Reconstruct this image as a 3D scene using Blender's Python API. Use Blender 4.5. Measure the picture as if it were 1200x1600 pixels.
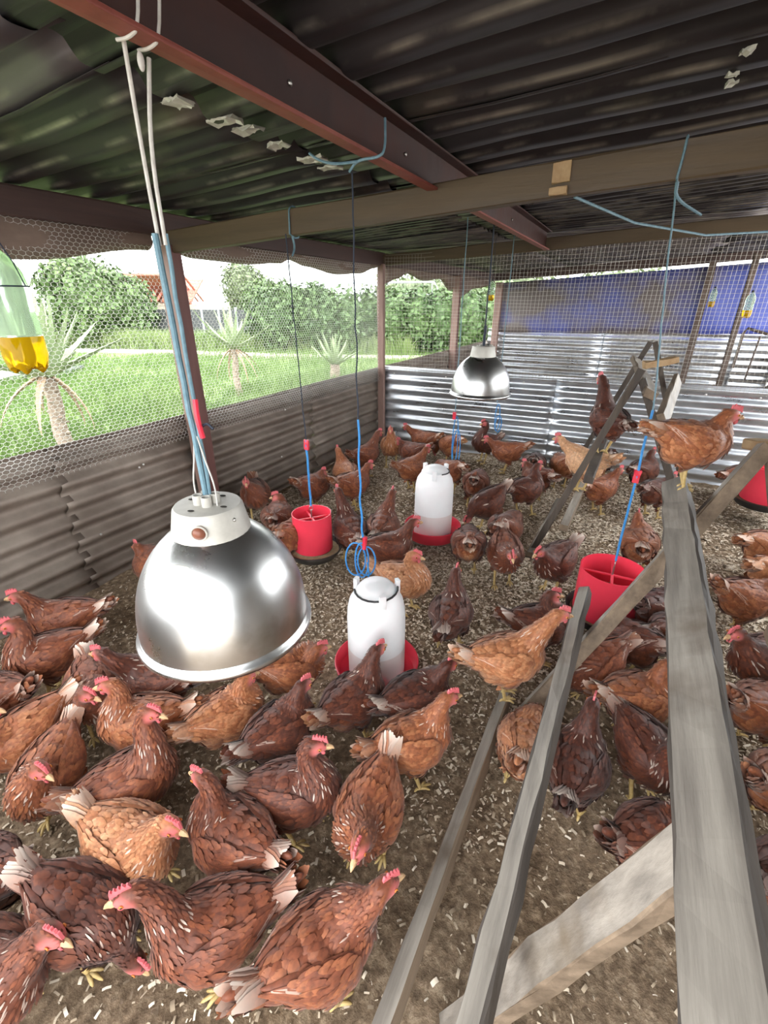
import bpy, math, random
import numpy as np
from mathutils import Vector, Matrix, noise

for o in list(bpy.data.objects): bpy.data.objects.remove(o)
SC = bpy.context.scene
COL = SC.collection
R = math.radians

# ------------------------------------------------------------------ camera
CAM_H = 1.5
PITCH, YAW, FPX = R(24.8), R(27.4), 713.0
cd = bpy.data.cameras.new('camera'); cam = bpy.data.objects.new('camera', cd); COL.objects.link(cam)
cd.sensor_fit = 'VERTICAL'; cd.sensor_height = 24.0; cd.lens = FPX / 1600.0 * 24.0
cd.clip_start = 0.02; cd.clip_end = 300
cam.location = (0, 0, CAM_H); cam.rotation_euler = (math.pi / 2 - PITCH, 0, YAW)
SC.camera = cam

# ------------------------------------------------------------------ sky (bright white overcast)
w = bpy.data.worlds.new('overcast_sky'); SC.world = w; w.use_nodes = True
bg = w.node_tree.nodes['Background']
bg.inputs[0].default_value = (0.96, 0.985, 1.0, 1); bg.inputs[1].default_value = 7.6
vs = SC.view_settings
vs.view_transform = 'Standard'; vs.look = 'None'; vs.gamma = 1.0; vs.use_curve_mapping = False
vs.exposure = 0.0

# ------------------------------------------------------------------ mesh helpers
RNG = np.random.default_rng(7); random.seed(7)

def mesh_np(name, V, Fq, mats=(), smooth=False, attrs=None, midx=None):
    V = np.asarray(V, np.float32); me = bpy.data.meshes.new(name)
    if isinstance(Fq, np.ndarray):
        k = Fq.shape[1]; n = len(Fq)
        me.vertices.add(len(V)); me.vertices.foreach_set('co', V.ravel())
        me.loops.add(n * k); me.loops.foreach_set('vertex_index', Fq.astype(np.int32).ravel())
        me.polygons.add(n); me.polygons.foreach_set('loop_start', (np.arange(n) * k).astype(np.int32))
        me.update(calc_edges=True)
    else:
        me.from_pydata([tuple(v) for v in V.tolist()], [], Fq); me.update()
    for m in mats: me.materials.append(m)
    if midx is not None: me.polygons.foreach_set('material_index', np.asarray(midx, np.int32))
    if smooth: me.polygons.foreach_set('use_smooth', np.ones(len(me.polygons), bool))
    for k, a in (attrs or {}).items():
        at = me.attributes.new(k, 'FLOAT', 'POINT'); at.data.foreach_set('value', np.asarray(a, np.float32))
    return me

def link(name, me, parent=None, **props):
    o = bpy.data.objects.new(name, me); COL.objects.link(o)
    if parent is not None: o.parent = parent
    for k, v in props.items(): o[k] = v
    return o

def empty(name, loc=(0, 0, 0), rz=0.0, parent=None, **props):
    o = link(name, None, parent, **props); o.location = loc; o.rotation_euler = (0, 0, rz)
    o.empty_display_size = 0.05
    return o

class MB:
    def __init__(s): s.v = []; s.f = []; s.m = []
    def add(s, V, Fs, mi=0):
        b = len(s.v); s.v += [tuple(map(float, p)) for p in V]
        s.f += [tuple(i + b for i in f) for f in Fs]; s.m += [mi] * len(Fs); return s
    def box(s, c, d, rot=None, mi=0):
        x, y, z = d[0] / 2, d[1] / 2, d[2] / 2
        P = [Vector(p) for p in ((-x,-y,-z),(x,-y,-z),(x,y,-z),(-x,y,-z),(-x,-y,z),(x,-y,z),(x,y,z),(-x,y,z))]
        if rot is not None: P = [rot @ p for p in P]
        c = Vector(c)
        return s.add([p + c for p in P], [(0,3,2,1),(4,5,6,7),(0,1,5,4),(1,2,6,5),(2,3,7,6),(3,0,4,7)], mi)
    def plank(s, p0, p1, wd, ht, up=(0, 0, 1), seg=8, jit=0.0015, mi=0, top=None):
        """timber from p0 to p1: chamfered section, slightly uneven along its length"""
        p0, p1 = Vector(p0), Vector(p1); t = (p1 - p0).normalized(); up = Vector(up)
        a = t.cross(up).normalized(); b = a.cross(t).normalized()
        ch = min(wd, ht) * 0.09; x, y = wd / 2, ht / 2
        sec = [(-x+ch,-y),(x-ch,-y),(x,-y+ch),(x,y-ch),(x-ch,y),(-x+ch,y),(-x,y-ch),(-x,-y+ch)]
        V, Fs = [], []; q = None
        for i in range(seg + 1):
            q = p0.lerp(p1, i / seg)
            for (u, v_) in sec:
                V.append(q + a * (u + random.gauss(0, jit)) + b * (v_ + random.gauss(0, jit)))
        for i in range(seg):
            for k in range(8):
                k2 = (k + 1) % 8; Fs.append((i*8+k, i*8+k2, (i+1)*8+k2, (i+1)*8+k))
        Fs.append(tuple(range(7, -1, -1))); Fs.append(tuple(seg * 8 + k for k in range(8)))
        s.add(V, Fs, mi)
        if top is not None:
            b0 = len(s.m) - len(Fs)
            for i in range(seg): s.m[b0 + i * 8 + 4] = top
        return s
    def tube(s, pts, r, n=8, cap=True, mi=0, closed=False):
        pts = [Vector(p) for p in pts]; N = len(pts); rs = r if hasattr(r, '__len__') else [r] * N
        if len(rs) != N: rs = [float(q) for q in np.interp(np.linspace(0, 1, N), np.linspace(0, 1, len(rs)), rs)]
        V, Fs = [], []; ref = None
        for i, p in enumerate(pts):
            if closed: t = (pts[(i + 1) % N] - pts[i - 1]).normalized()
            else: t = (pts[min(i + 1, N - 1)] - pts[max(i - 1, 0)]).normalized()
            if ref is None: ref = Vector((1, 0, 0)) if abs(t.x) < 0.8 else Vector((0, 1, 0))
            a = (ref - t * ref.dot(t))
            a = a.normalized() if a.length > 1e-6 else t.orthogonal().normalized()
            ref = a; b = t.cross(a)
            for k in range(n):
                th = 2 * math.pi * k / n; V.append(p + (a * math.cos(th) + b * math.sin(th)) * rs[i])
        for i in range(N if closed else N - 1):
            j = (i + 1) % N
            for k in range(n): k2 = (k + 1) % n; Fs.append((i*n+k, i*n+k2, j*n+k2, j*n+k))
        if cap and not closed:
            Fs.append(tuple(range(n - 1, -1, -1))); Fs.append(tuple((N - 1) * n + k for k in range(n)))
        return s.add(V, Fs, mi)
    def lathe(s, prof, c=(0, 0, 0), n=40, mi=0, cap0=False, cap1=False, th0=0.0):
        V, Fs = [], []; c = Vector(c)
        for (r_, z) in prof:
            for k in range(n):
                th = th0 + 2 * math.pi * k / n; V.append(c + Vector((r_ * math.cos(th), r_ * math.sin(th), z)))
        for i in range(len(prof) - 1):
            for k in range(n): k2 = (k + 1) % n; Fs.append((i*n+k, i*n+k2, (i+1)*n+k2, (i+1)*n+k))
        if cap0: Fs.append(tuple(range(n - 1, -1, -1)))
        if cap1: Fs.append(tuple((len(prof) - 1) * n + k for k in range(n)))
        return s.add(V, Fs, mi)
    def ell(s, c, d, rot=None, nu=12, nv=8, mi=0):
        V, Fs = [], []; c = Vector(c)
        for j in range(1, nv):
            ph = math.pi * j / nv
            for k in range(nu):
                th = 2 * math.pi * k / nu
                p = Vector((d[0]*math.sin(ph)*math.cos(th), d[1]*math.sin(ph)*math.sin(th), d[2]*math.cos(ph)))
                V.append(c + (rot @ p if rot is not None else p))
        t = Vector((0, 0, d[2])); t = rot @ t if rot is not None else t
        V.append(c + t); V.append(c - t); T, B = len(V) - 2, len(V) - 1
        for j in range(nv - 2):
            for k in range(nu): k2 = (k+1) % nu; Fs.append((j*nu+k, (j+1)*nu+k, (j+1)*nu+k2, j*nu+k2))
        for k in range(nu):
            k2 = (k+1) % nu; Fs.append((T, k, k2)); Fs.append((B, (nv-2)*nu+k2, (nv-2)*nu+k))
        return s.add(V, Fs, mi)
    def mesh(s, name, mats, smooth=False):
        me = bpy.data.meshes.new(name); me.from_pydata(s.v, [], s.f)
        for m in (mats if isinstance(mats, (list, tuple)) else [mats]): me.materials.append(m)
        me.polygons.foreach_set('material_index', np.array(s.m, np.int32))
        if smooth:
            me.polygons.foreach_set('use_smooth', np.ones(len(me.polygons), bool))
            if smooth != 'all': me.set_sharp_from_angle(angle=R(40))
        me.update(); return me
    def build(s, name, mats, parent=None, smooth=False, **props):
        return link(name, s.mesh(name, mats, smooth), parent, **props)

# ------------------------------------------------------------------ materials
def mat(name, base=(0.5, 0.5, 0.5), rough=0.6, metal=0.0, var=None, scale=8.0, stretch=(1, 1, 1), detail=6.0,
        bump=0.0, bscale=None, spots=None, spot_scale=3.0, spot_w=(0.5, 0.65), coat=0.0, trans=0.0, ior=1.45, sss=0.0, spec=0.5, rvar=0.0):
    m = bpy.data.materials.new(name); m.use_nodes = True; nt = m.node_tree; N, L = nt.nodes, nt.links
    b = N['Principled BSDF']
    b.inputs['Base Color'].default_value = (*base, 1); b.inputs['Roughness'].default_value = rough
    b.inputs['Metallic'].default_value = metal; b.inputs['IOR'].default_value = ior
    b.inputs['Transmission Weight'].default_value = trans; b.inputs['Coat Weight'].default_value = coat
    b.inputs['Specular IOR Level'].default_value = spec
    if sss: b.inputs['Subsurface Weight'].default_value = sss; b.inputs['Subsurface Radius'].default_value = (.02, .01, .01)
    if var or bump or spots or rvar:
        tc = N.new('ShaderNodeTexCoord'); mp = N.new('ShaderNodeMapping'); L.new(tc.outputs['Object'], mp.inputs[0])
        mp.inputs['Scale'].default_value = stretch
        nz = N.new('ShaderNodeTexNoise'); nz.inputs['Scale'].default_value = scale; nz.inputs['Detail'].default_value = detail
        nz.inputs['Roughness'].default_value = 0.65; L.new(mp.outputs[0], nz.inputs['Vector'])
        out = None
        if var:
            cr = N.new('ShaderNodeValToRGB'); e = cr.color_ramp.elements
            e[0].position = 0.34; e[0].color = (*base, 1); e[1].position = 0.68; e[1].color = (*var, 1)
            L.new(nz.outputs['Fac'], cr.inputs[0]); out = cr.outputs[0]
        if spots:
            n2 = N.new('ShaderNodeTexNoise'); n2.inputs['Scale'].default_value = spot_scale; n2.inputs['Detail'].default_value = 5
            L.new(tc.outputs['Object'], n2.inputs['Vector'])
            mr = N.new('ShaderNodeMapRange'); mr.inputs[1].default_value = spot_w[0]; mr.inputs[2].default_value = spot_w[1]
            L.new(n2.outputs['Fac'], mr.inputs[0])
            mx = N.new('ShaderNodeMix'); mx.data_type = 'RGBA'; L.new(mr.outputs[0], mx.inputs[0])
            if out: L.new(out, mx.inputs[6])
            else: mx.inputs[6].default_value = (*base, 1)
            mx.inputs[7].default_value = (*spots, 1); out = mx.outputs[2]
        if out: L.new(out, b.inputs['Base Color'])
        if rvar:
            mr = N.new('ShaderNodeMapRange'); mr.inputs[3].default_value = rough - rvar; mr.inputs[4].default_value = rough + rvar
            mr.inputs[1].default_value = .3; mr.inputs[2].default_value = .7
            L.new(nz.outputs['Fac'], mr.inputs[0]); L.new(mr.outputs[0], b.inputs['Roughness'])
        if bump:
            src = nz
            if bscale:
                src = N.new('ShaderNodeTexNoise'); src.inputs['Scale'].default_value = bscale; src.inputs['Detail'].default_value = 6
                L.new(mp.outputs[0], src.inputs['Vector'])
            bp = N.new('ShaderNodeBump'); bp.inputs['Strength'].default_value = bump; bp.inputs['Distance'].default_value = 0.01
            L.new(src.outputs['Fac'], bp.inputs['Height']); L.new(bp.outputs[0], b.inputs['Normal'])
    return m

def grain(name, dark, light, axis, rough=0.75, scale=30, spots=None, gloss_spots=False):
    st = [1, 1, 1]; st[axis] = 0.06
    return mat(name, dark, rough, var=light, scale=scale, stretch=tuple(st), bump=0.35, spots=spots, spot_scale=6, spot_w=(.55, .75), rvar=.12)

M = {}
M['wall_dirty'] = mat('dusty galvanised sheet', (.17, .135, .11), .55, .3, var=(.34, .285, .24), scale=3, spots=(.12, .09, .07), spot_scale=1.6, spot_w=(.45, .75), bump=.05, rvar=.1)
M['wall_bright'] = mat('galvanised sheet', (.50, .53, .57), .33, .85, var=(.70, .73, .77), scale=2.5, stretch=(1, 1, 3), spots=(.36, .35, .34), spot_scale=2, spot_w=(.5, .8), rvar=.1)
M['roof_dark'] = mat('dark roof sheet', (.019, .017, .019), .38, .5, var=(.050, .045, .049), scale=2.2, stretch=(.4, 1.5, 1), spots=(.12, .105, .075), spot_scale=2.8, spot_w=(.58, .85), rvar=.12)
M['roof_lit'] = mat('lit roof sheet', (.085, .075, .083), .42, .45, var=(.155, .138, .15), scale=2.2, stretch=(.4, 1.5, 1), spots=(.05, .05, .05), spot_scale=2, spot_w=(.5, .75), rvar=.1)  # lighter copy of the roof sheet, outside light put into its colour
def ridge_lines(m, col=(.27, .25, .215)):
    """pale broken lines along the rib shoulders of a sheet ('rib' is the wave height)"""
    nt = m.node_tree; N, L = nt.nodes, nt.links; b = N['Principled BSDF']; src = b.inputs['Base Color'].links[0].from_socket
    a = N.new('ShaderNodeAttribute'); a.attribute_name = 'rib'
    cr = N.new('ShaderNodeValToRGB'); e = cr.color_ramp.elements
    e[0].position = .52; e[0].color = (0, 0, 0, 1); e[1].position = .97; e[1].color = (0, 0, 0, 1); k = e.new(.80); k.color = (1, 1, 1, 1)
    L.new(a.outputs['Fac'], cr.inputs[0])
    tc = N.new('ShaderNodeTexCoord'); nz = N.new('ShaderNodeTexNoise'); nz.inputs['Scale'].default_value = 5; nz.inputs['Detail'].default_value = 8; L.new(tc.outputs['Object'], nz.inputs['Vector'])
    mr = N.new('ShaderNodeMapRange'); mr.inputs[1].default_value = .46; mr.inputs[2].default_value = .66; L.new(nz.outputs['Fac'], mr.inputs[0])
    mu = N.new('ShaderNodeMath'); mu.operation = 'MULTIPLY'; L.new(cr.outputs[0], mu.inputs[0]); L.new(mr.outputs[0], mu.inputs[1])
    mx = N.new('ShaderNodeMix'); mx.data_type = 'RGBA'; L.new(mu.outputs[0], mx.inputs[0]); L.new(src, mx.inputs[6]); mx.inputs[7].default_value = (*col, 1)
    L.new(mx.outputs[2], b.inputs['Base Color'])
ridge_lines(M['roof_dark']); ridge_lines(M['roof_lit'])
M['red_steel'] = mat('red oxide steel', (.034, .013, .011), .55, .0, var=(.065, .023, .018), scale=5, spots=(.035, .014, .013), spot_scale=4, rvar=.1)
M['red_edge'] = mat('red oxide edge', (.19, .045, .034), .55, 0, var=(.26, .07, .05), scale=12)
M['beam_wood'] = grain('brown painted timber', (.066, .044, .025), (.115, .080, .046), 0, .6, 12)
M['plate_wood'] = grain('dark purple brown timber', (.050, .030, .028), (.085, .052, .046), 1, .65, 14)
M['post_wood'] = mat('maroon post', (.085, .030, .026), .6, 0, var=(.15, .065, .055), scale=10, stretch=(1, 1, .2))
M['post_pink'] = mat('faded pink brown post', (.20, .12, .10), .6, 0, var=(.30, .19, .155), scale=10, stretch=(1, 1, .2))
M['curtain'] = mat('rolled sacking', (.135, .095, .075), .8, 0, var=(.21, .155, .125), scale=6, stretch=(1, .5, 1), bump=.2, bscale=40)
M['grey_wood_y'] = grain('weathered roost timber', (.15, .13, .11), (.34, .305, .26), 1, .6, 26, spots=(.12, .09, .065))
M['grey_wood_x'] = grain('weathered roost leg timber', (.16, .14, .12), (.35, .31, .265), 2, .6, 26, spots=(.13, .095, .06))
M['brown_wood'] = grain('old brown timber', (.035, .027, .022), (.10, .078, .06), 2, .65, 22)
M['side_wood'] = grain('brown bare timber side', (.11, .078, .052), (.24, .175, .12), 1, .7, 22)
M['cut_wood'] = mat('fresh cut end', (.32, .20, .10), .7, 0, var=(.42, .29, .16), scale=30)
M['side_shade'] = grain('shaded timber edge', (.05, .042, .036), (.11, .09, .075), 1, .7, 22)  # shade on the right sides of the bars, put into the colour
M['wire'] = mat('galvanised wire', (.62, .61, .58), .4, .6)
M['wire_dark'] = mat('dull mesh wire', (.42, .40, .36), .5, .6)
M['alu'] = mat('spun aluminium', (.66, .665, .66), .30, 1.0, var=(.66, .67, .67), scale=5, spots=(.50, .49, .46), spot_scale=7, spot_w=(.55, .7), rvar=.05)
M['alu_in'] = mat('lamp inside', (.75, .74, .72), .3, 1.0)
M['cap_grey'] = mat('grey lamp cap', (.42, .40, .36), .45, .1, var=(.55, .53, .48), scale=12)
M['hole'] = mat('dark hole', (.03, .025, .02), .8)
M['brown_bulb'] = mat('brown plug', (.20, .07, .04), .4)
M['steel_dark'] = mat('steel fastener', (.35, .34, .32), .35, .9)
M['rope_white'] = mat('off white cable', (.45, .43, .40), .6, var=(.60, .58, .54), scale=40)
M['rope_blue'] = mat('blue cord', (.03, .20, .52), .5, var=(.06, .30, .66), scale=60)
M['rope_dull'] = mat('dusty teal cord', (.10, .19, .24), .6, var=(.17, .28, .34), scale=50)
M['rope_dark'] = mat('dark navy cord', (.015, .022, .04), .6)
M['red_tag'] = mat('red toggle', (.65, .03, .06), .4)
M['red_plastic'] = mat('red plastic', (.80, .046, .085), .35, var=(.72, .042, .075), scale=6, sss=.05)
M['white_plastic'] = mat('milky white plastic', (.80, .79, .80), .35, var=(.74, .73, .74), scale=4, sss=.15)
M['milky_low'] = mat('water-filled milky plastic', (.68, .60, .59), .35, sss=.15)
M['black_plastic'] = mat('black plastic', (.018, .018, .02), .45, spots=(.07, .065, .06), spot_scale=8)
M['feed'] = mat('feed mash', (.32, .22, .12), .9, var=(.48, .36, .22), scale=60, bump=.5)
M['glass_pet'] = mat('clear bottle plastic', (.62, .78, .62), .15, trans=.75, ior=1.12)
M['oil'] = mat('yellow liquid', (.60, .36, .004), .05, trans=.55, ior=1.33)
M['bottle_cap'] = mat('dark cap', (.02, .02, .025), .5)
M['tarp'] = mat('blue tarpaulin', (.055, .075, .30), .45, var=(.09, .115, .40), scale=2, stretch=(3, 1, .5), spots=(.13, .105, .10), spot_scale=.7, spot_w=(.50, .62))
M['tar_frame'] = mat('rusty pipe', (.07, .05, .04), .6, .3, var=(.14, .10, .08), scale=12)
M['daub'] = mat('pale patch', (.45, .45, .40), .6, var=(.62, .62, .56), scale=30)
M['paddock'] = mat('lawn soil', (.07, .12, .027), .9, var=(.135, .20, .053), scale=1.1, spots=(.19, .25, .09), spot_scale=.6, bump=.6, bscale=30)
M['grass'] = mat('grass blades', (.075, .145, .026), .6, var=(.165, .24, .065), scale=1.2, sss=0)
M['tall_grass'] = mat('tall grass', (.16, .24, .075), .6, var=(.28, .35, .14), scale=1.5)
M['leaf'] = mat('hedge leaves', (.036, .078, .020), .55, var=(.10, .165, .05), scale=1.6)
M['leaf_light'] = mat('light tree leaves', (.062, .115, .03), .55, var=(.14, .21, .07), scale=1.3)
M['leaf_grey'] = mat('grey green leaves', (.11, .15, .07), .55, var=(.20, .25, .12), scale=1.3)
M['trunk'] = mat('tree trunk', (.08, .06, .045), .9, var=(.15, .12, .09), scale=12, bump=.5)
M['aloe'] = mat('aloe leaf', (.18, .24, .12), .45, var=(.30, .36, .20), scale=6)
M['aloe_trunk'] = mat('aloe trunk', (.22, .16, .12), .9, var=(.42, .34, .27), scale=28, bump=.8)
M['aloe_dry'] = mat('dry aloe leaf', (.30, .20, .13), .7, var=(.42, .30, .21), scale=10)
M['path'] = mat('pale path', (.48, .42, .36), .9, var=(.58, .52, .46), scale=4)
M['fence'] = mat('dark fence panels', (.045, .05, .05), .7, var=(.08, .085, .085), scale=3)
M['house_wall'] = mat('house wall', (.50, .42, .36), .8)
M['tile_red'] = mat('terracotta roof tiles', (.38, .12, .08), .75, var=(.50, .20, .14), scale=9)
M['carport'] = mat('grey shade net', (.30, .32, .34), .8, var=(.38, .40, .42), scale=4)
M['white_junk'] = mat('white plastic heap', (.70, .70, .70), .6)

# ================================================================== the shed
WX = -2.485            # inner face of the left wall
BY = 4.80              # back wall
def roof_z(x): return 1.955 + 0.05 * (x - WX)

def corrugated(name, o, u, lu, v, lv, n, pitch, amp, m, parent, nu=8, dent=0.004, thick=0.0012, phase=0.0, seed=0, flat=0.0):
    """corrugated sheet: ridges run along u, the wave goes along v, n is the side it bulges to"""
    o, u, v, n = Vector(o), Vector(u), Vector(v), Vector(n)
    nv = max(8, int(lv / pitch * (14 if flat > 2 else 8))); V = []; F = []; rib = []
    for i in range(nu + 1):
        for j in range(nv + 1):
            t = j / nv * lv; c = math.cos(2 * math.pi * t / pitch + phase)
            if flat: c = math.tanh(c * flat) / math.tanh(flat)
            s_ = i / nu * lu
            d = dent * noise.noise(Vector((s_ * 1.7 + seed * 7.1, t * 3.1, seed * 3.3)))
            V.append(o + u * s_ + v * t + n * (amp * c + d)); rib.append(c * .5 + .5)
    for i in range(nu):
        for j in range(nv):
            a = i * (nv + 1) + j; F.append((a, a + 1, a + nv + 2, a + nv + 1))
    me = bpy.data.meshes.new(name); me.from_pydata(V, [], F); me.materials.append(m)
    me.polygons.foreach_set('use_smooth', np.ones(len(F), bool)); me.update()
    at_ = me.attributes.new('rib', 'FLOAT', 'POINT'); at_.data.foreach_set('value', np.array(rib, np.float32))
    ob = link(name, me, parent)
    md = ob.modifiers.new('gauge', 'SOLIDIFY'); md.thickness = thick; md.offset = 0
    return ob

# ---- floor (litter ground) ----
def fnoise(x, y):
    return 0.013 * noise.noise(Vector((x * 2.3, y * 2.3, 0))) + 0.007 * noise.noise(Vector((x * 9, y * 9, 3))) + 0.004 * noise.noise(Vector((x * 27, y * 27, 5)))
def floor_z(x, y): return -0.012 + fnoise(x, y)
gx = np.arange(-2.52, 2.0, 0.035); gy = np.arange(-1.2, 9.2, 0.035)
V = np.array([(x, y, floor_z(x, y)) for y in gy for x in gx], np.float32)
nx = len(gx); I, J = np.meshgrid(np.arange(len(gy) - 1), np.arange(nx - 1), indexing='ij')
a = (I * nx + J).ravel(); F = np.stack([a, a + 1, a + nx + 1, a + nx], 1)
def litter_mat():
    m = bpy.data.materials.new('litter'); m.use_nodes = True; nt = m.node_tree; N, L = nt.nodes, nt.links; b = N['Principled BSDF']
    b.inputs['Roughness'].default_value = .9; b.inputs['Specular IOR Level'].default_value = .2
    tc = N.new('ShaderNodeTexCoord')
    n1 = N.new('ShaderNodeTexNoise'); n1.inputs['Scale'].default_value = 34; n1.inputs['Detail'].default_value = 8; n1.inputs['Roughness'].default_value = .7
    n2 = N.new('ShaderNodeTexVoronoi'); n2.inputs['Scale'].default_value = 62; n2.inputs['Randomness'].default_value = 1
    n3 = N.new('ShaderNodeTexNoise'); n3.inputs['Scale'].default_value = 2.0; n3.inputs['Detail'].default_value = 4
    for n_ in (n1, n2, n3): L.new(tc.outputs['Object'], n_.inputs['Vector'])
    r1 = N.new('ShaderNodeValToRGB'); e = r1.color_ramp.elements
    e[0].position = .28; e[0].color = (.12, .085, .056, 1); e[1].position = .72; e[1].color = (.58, .46, .33, 1)
    k = e.new(.5); k.color = (.265, .192, .128, 1)
    L.new(n1.outputs['Fac'], r1.inputs[0])
    mx = N.new('ShaderNodeMix'); mx.data_type = 'RGBA'; mx.blend_type = 'MULTIPLY'; mx.inputs[0].default_value = .55
    r2 = N.new('ShaderNodeValToRGB'); r2.color_ramp.elements[0].color = (.35, .32, .28, 1); r2.color_ramp.elements[1].color = (1.25, 1.2, 1.15, 1)
    L.new(n2.outputs['Color'], r2.inputs[0]); L.new(r1.outputs[0], mx.inputs[6]); L.new(r2.outputs[0], mx.inputs[7])
    m3 = N.new('ShaderNodeMix'); m3.data_type = 'RGBA'; m3.blend_type = 'MULTIPLY'
    mr = N.new('ShaderNodeMapRange'); mr.inputs[1].default_value = .45; mr.inputs[2].default_value = .68; mr.inputs[4].default_value = .9
    L.new(n3.outputs['Fac'], mr.inputs[0]); L.new(mr.outputs[0], m3.inputs[0]); L.new(mx.outputs[2], m3.inputs[6]); m3.inputs[7].default_value = (.58, .53, .47, 1)
    L.new(m3.outputs[2], b.inputs['Base Color'])
    bp = N.new('ShaderNodeBump'); bp.inputs['Strength'].default_value = 1.0; bp.inputs['Distance'].default_value = .012
    L.new(n1.outputs['Fac'], bp.inputs['Height']); L.new(bp.outputs[0], b.inputs['Normal'])
    return m
M['litter'] = litter_mat()
floor_o = link('floor', mesh_np('floor', V, F, [M['litter']], True), kind='structure')

def flakes(n, xr, yr, smin, smax, dens):
    Vs, Fs, at = [], [], []
    P = RNG.random((n * 4, 3)); k = 0
    for p in P:
        x = xr[0] + p[0] * (xr[1] - xr[0]); y = yr[0] + p[1] * (yr[1] - yr[0])
        if p[2] > dens(x, y) * (1.0 if noise.noise(Vector((x * 2.0, y * 2.0, 11))) > -.12 else .35): continue
        s_ = (smin + (smax - smin) * random.random() ** 2) * (1 + .5 * min(1, max(0, (y - 1.2) / 1.5))); th = random.random() * 6.283
        wd = s_ * (.18 + .35 * random.random()); tl = random.uniform(-.35, .35); cu = random.uniform(.0, .5) * s_
        z = floor_z(x, y) + .003 + random.random() * .006
        c, s2 = math.cos(th), math.sin(th); b0 = len(Vs)
        for (u, h) in ((-.5, 0), (0, cu * .5), (.5, tl * .3 * s_)):
            for v_ in (-.5, .5):
                lx, ly = u * s_, v_ * wd
                Vs.append((x + c * lx - s2 * ly, y + s2 * lx + c * ly, z + h + tl * v_ * wd))
        Fs += [(b0, b0 + 2, b0 + 3, b0 + 1), (b0 + 2, b0 + 4, b0 + 5, b0 + 3)]
        at += [random.random()] * 6; k += 1
        if k >= n: break
    return np.array(Vs), np.array(Fs), at
def flake_mat():
    m = bpy.data.materials.new('wood shavings'); m.use_nodes = True; nt = m.node_tree; N, L = nt.nodes, nt.links; b = N['Principled BSDF']
    b.inputs['Roughness'].default_value = .8; b.inputs['Specular IOR Level'].default_value = .25
    a_ = N.new('ShaderNodeAttribute'); a_.attribute_name = 'fr'; r1 = N.new('ShaderNodeValToRGB'); e = r1.color_ramp.elements
    e[0].color = (.15, .105, .07, 1); e[1].color = (.80, .72, .60, 1); k = e.new(.35); k.color = (.45, .355, .25, 1); k = e.new(.7); k.color = (.72, .61, .47, 1)
    L.new(a_.outputs['Fac'], r1.inputs[0]); L.new(r1.outputs[0], b.inputs['Base Color']); return m
M['flake'] = flake_mat()
Vf, Ff, at = flakes(110000, (-2.45, 1.6), (.05, 4.66), .006, .021, lambda x, y: .26 + .74 * min(1, max(0, (y - .7) / 1.7)))
link('wood_shavings', mesh_np('wood_shavings', Vf, Ff, [M['flake']], False, {'fr': at}), kind='stuff',
     label='pale wood shavings and droppings strewn over the shed floor', category='litter')

# ---- left wall: corrugated sheets lapped end to end ----
wl = empty('wall_left', (0, 0, 0), kind='structure')
ys = [(-1.2, .34), (.30, 1.22), (1.18, 2.06), (2.02, 3.42), (3.38, 4.78)]
for k, (y0, y1) in enumerate(ys):
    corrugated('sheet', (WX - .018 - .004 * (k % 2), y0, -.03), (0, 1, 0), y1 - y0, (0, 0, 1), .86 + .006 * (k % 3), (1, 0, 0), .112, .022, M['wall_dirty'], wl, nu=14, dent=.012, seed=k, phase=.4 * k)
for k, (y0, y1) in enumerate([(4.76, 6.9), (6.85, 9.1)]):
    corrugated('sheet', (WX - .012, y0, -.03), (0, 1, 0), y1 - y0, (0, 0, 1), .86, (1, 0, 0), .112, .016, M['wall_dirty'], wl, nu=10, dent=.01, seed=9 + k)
mb = MB()
for (y, z) in ((1.62, .60), (1.65, .61), (2.2, .72), (3.0, .68), (4.0, .72), (1.3, .30), (.9, .66), (2.9, .30)):
    mb.ell((WX + .003, y, z), (.006, .007, .007), nu=8, nv=6)
mb.build('nail_heads', M['wire'], wl)
# ---- back wall: bright galvanised sheets ----
wb = empty('wall_back', (0, 0, 0), kind='structure')
bx = [(-2.49, -.55), (-.60, 1.30), (1.26, 1.90)]
for k, (x0, x1) in enumerate(bx):
    ya, yb = 4.69 + (x0 + 2.485) * .035, 4.69 + (x1 + 2.485) * .035
    u = Vector((x1 - x0, yb - ya, 0)); lu = u.length
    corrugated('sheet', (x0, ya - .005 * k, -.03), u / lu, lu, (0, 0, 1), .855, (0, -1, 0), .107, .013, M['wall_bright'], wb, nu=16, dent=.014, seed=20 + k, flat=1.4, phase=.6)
mb = MB()
mb.plank((-2.47, 4.70, .835), (1.9, 4.86, .835), .03, .022, seg=10)
mb.build('top_rail', M['wall_bright'], wb)
mb = MB()
for x in (-2.3, -1.7, -.9, .35, .62, 1.0, 1.2):
    mb.ell((x, 4.672 + (x + 2.485) * .035, .775), (.009, .006, .009), nu=8, nv=6)
mb.build('nail_heads', M['wire'], wb)
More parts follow.
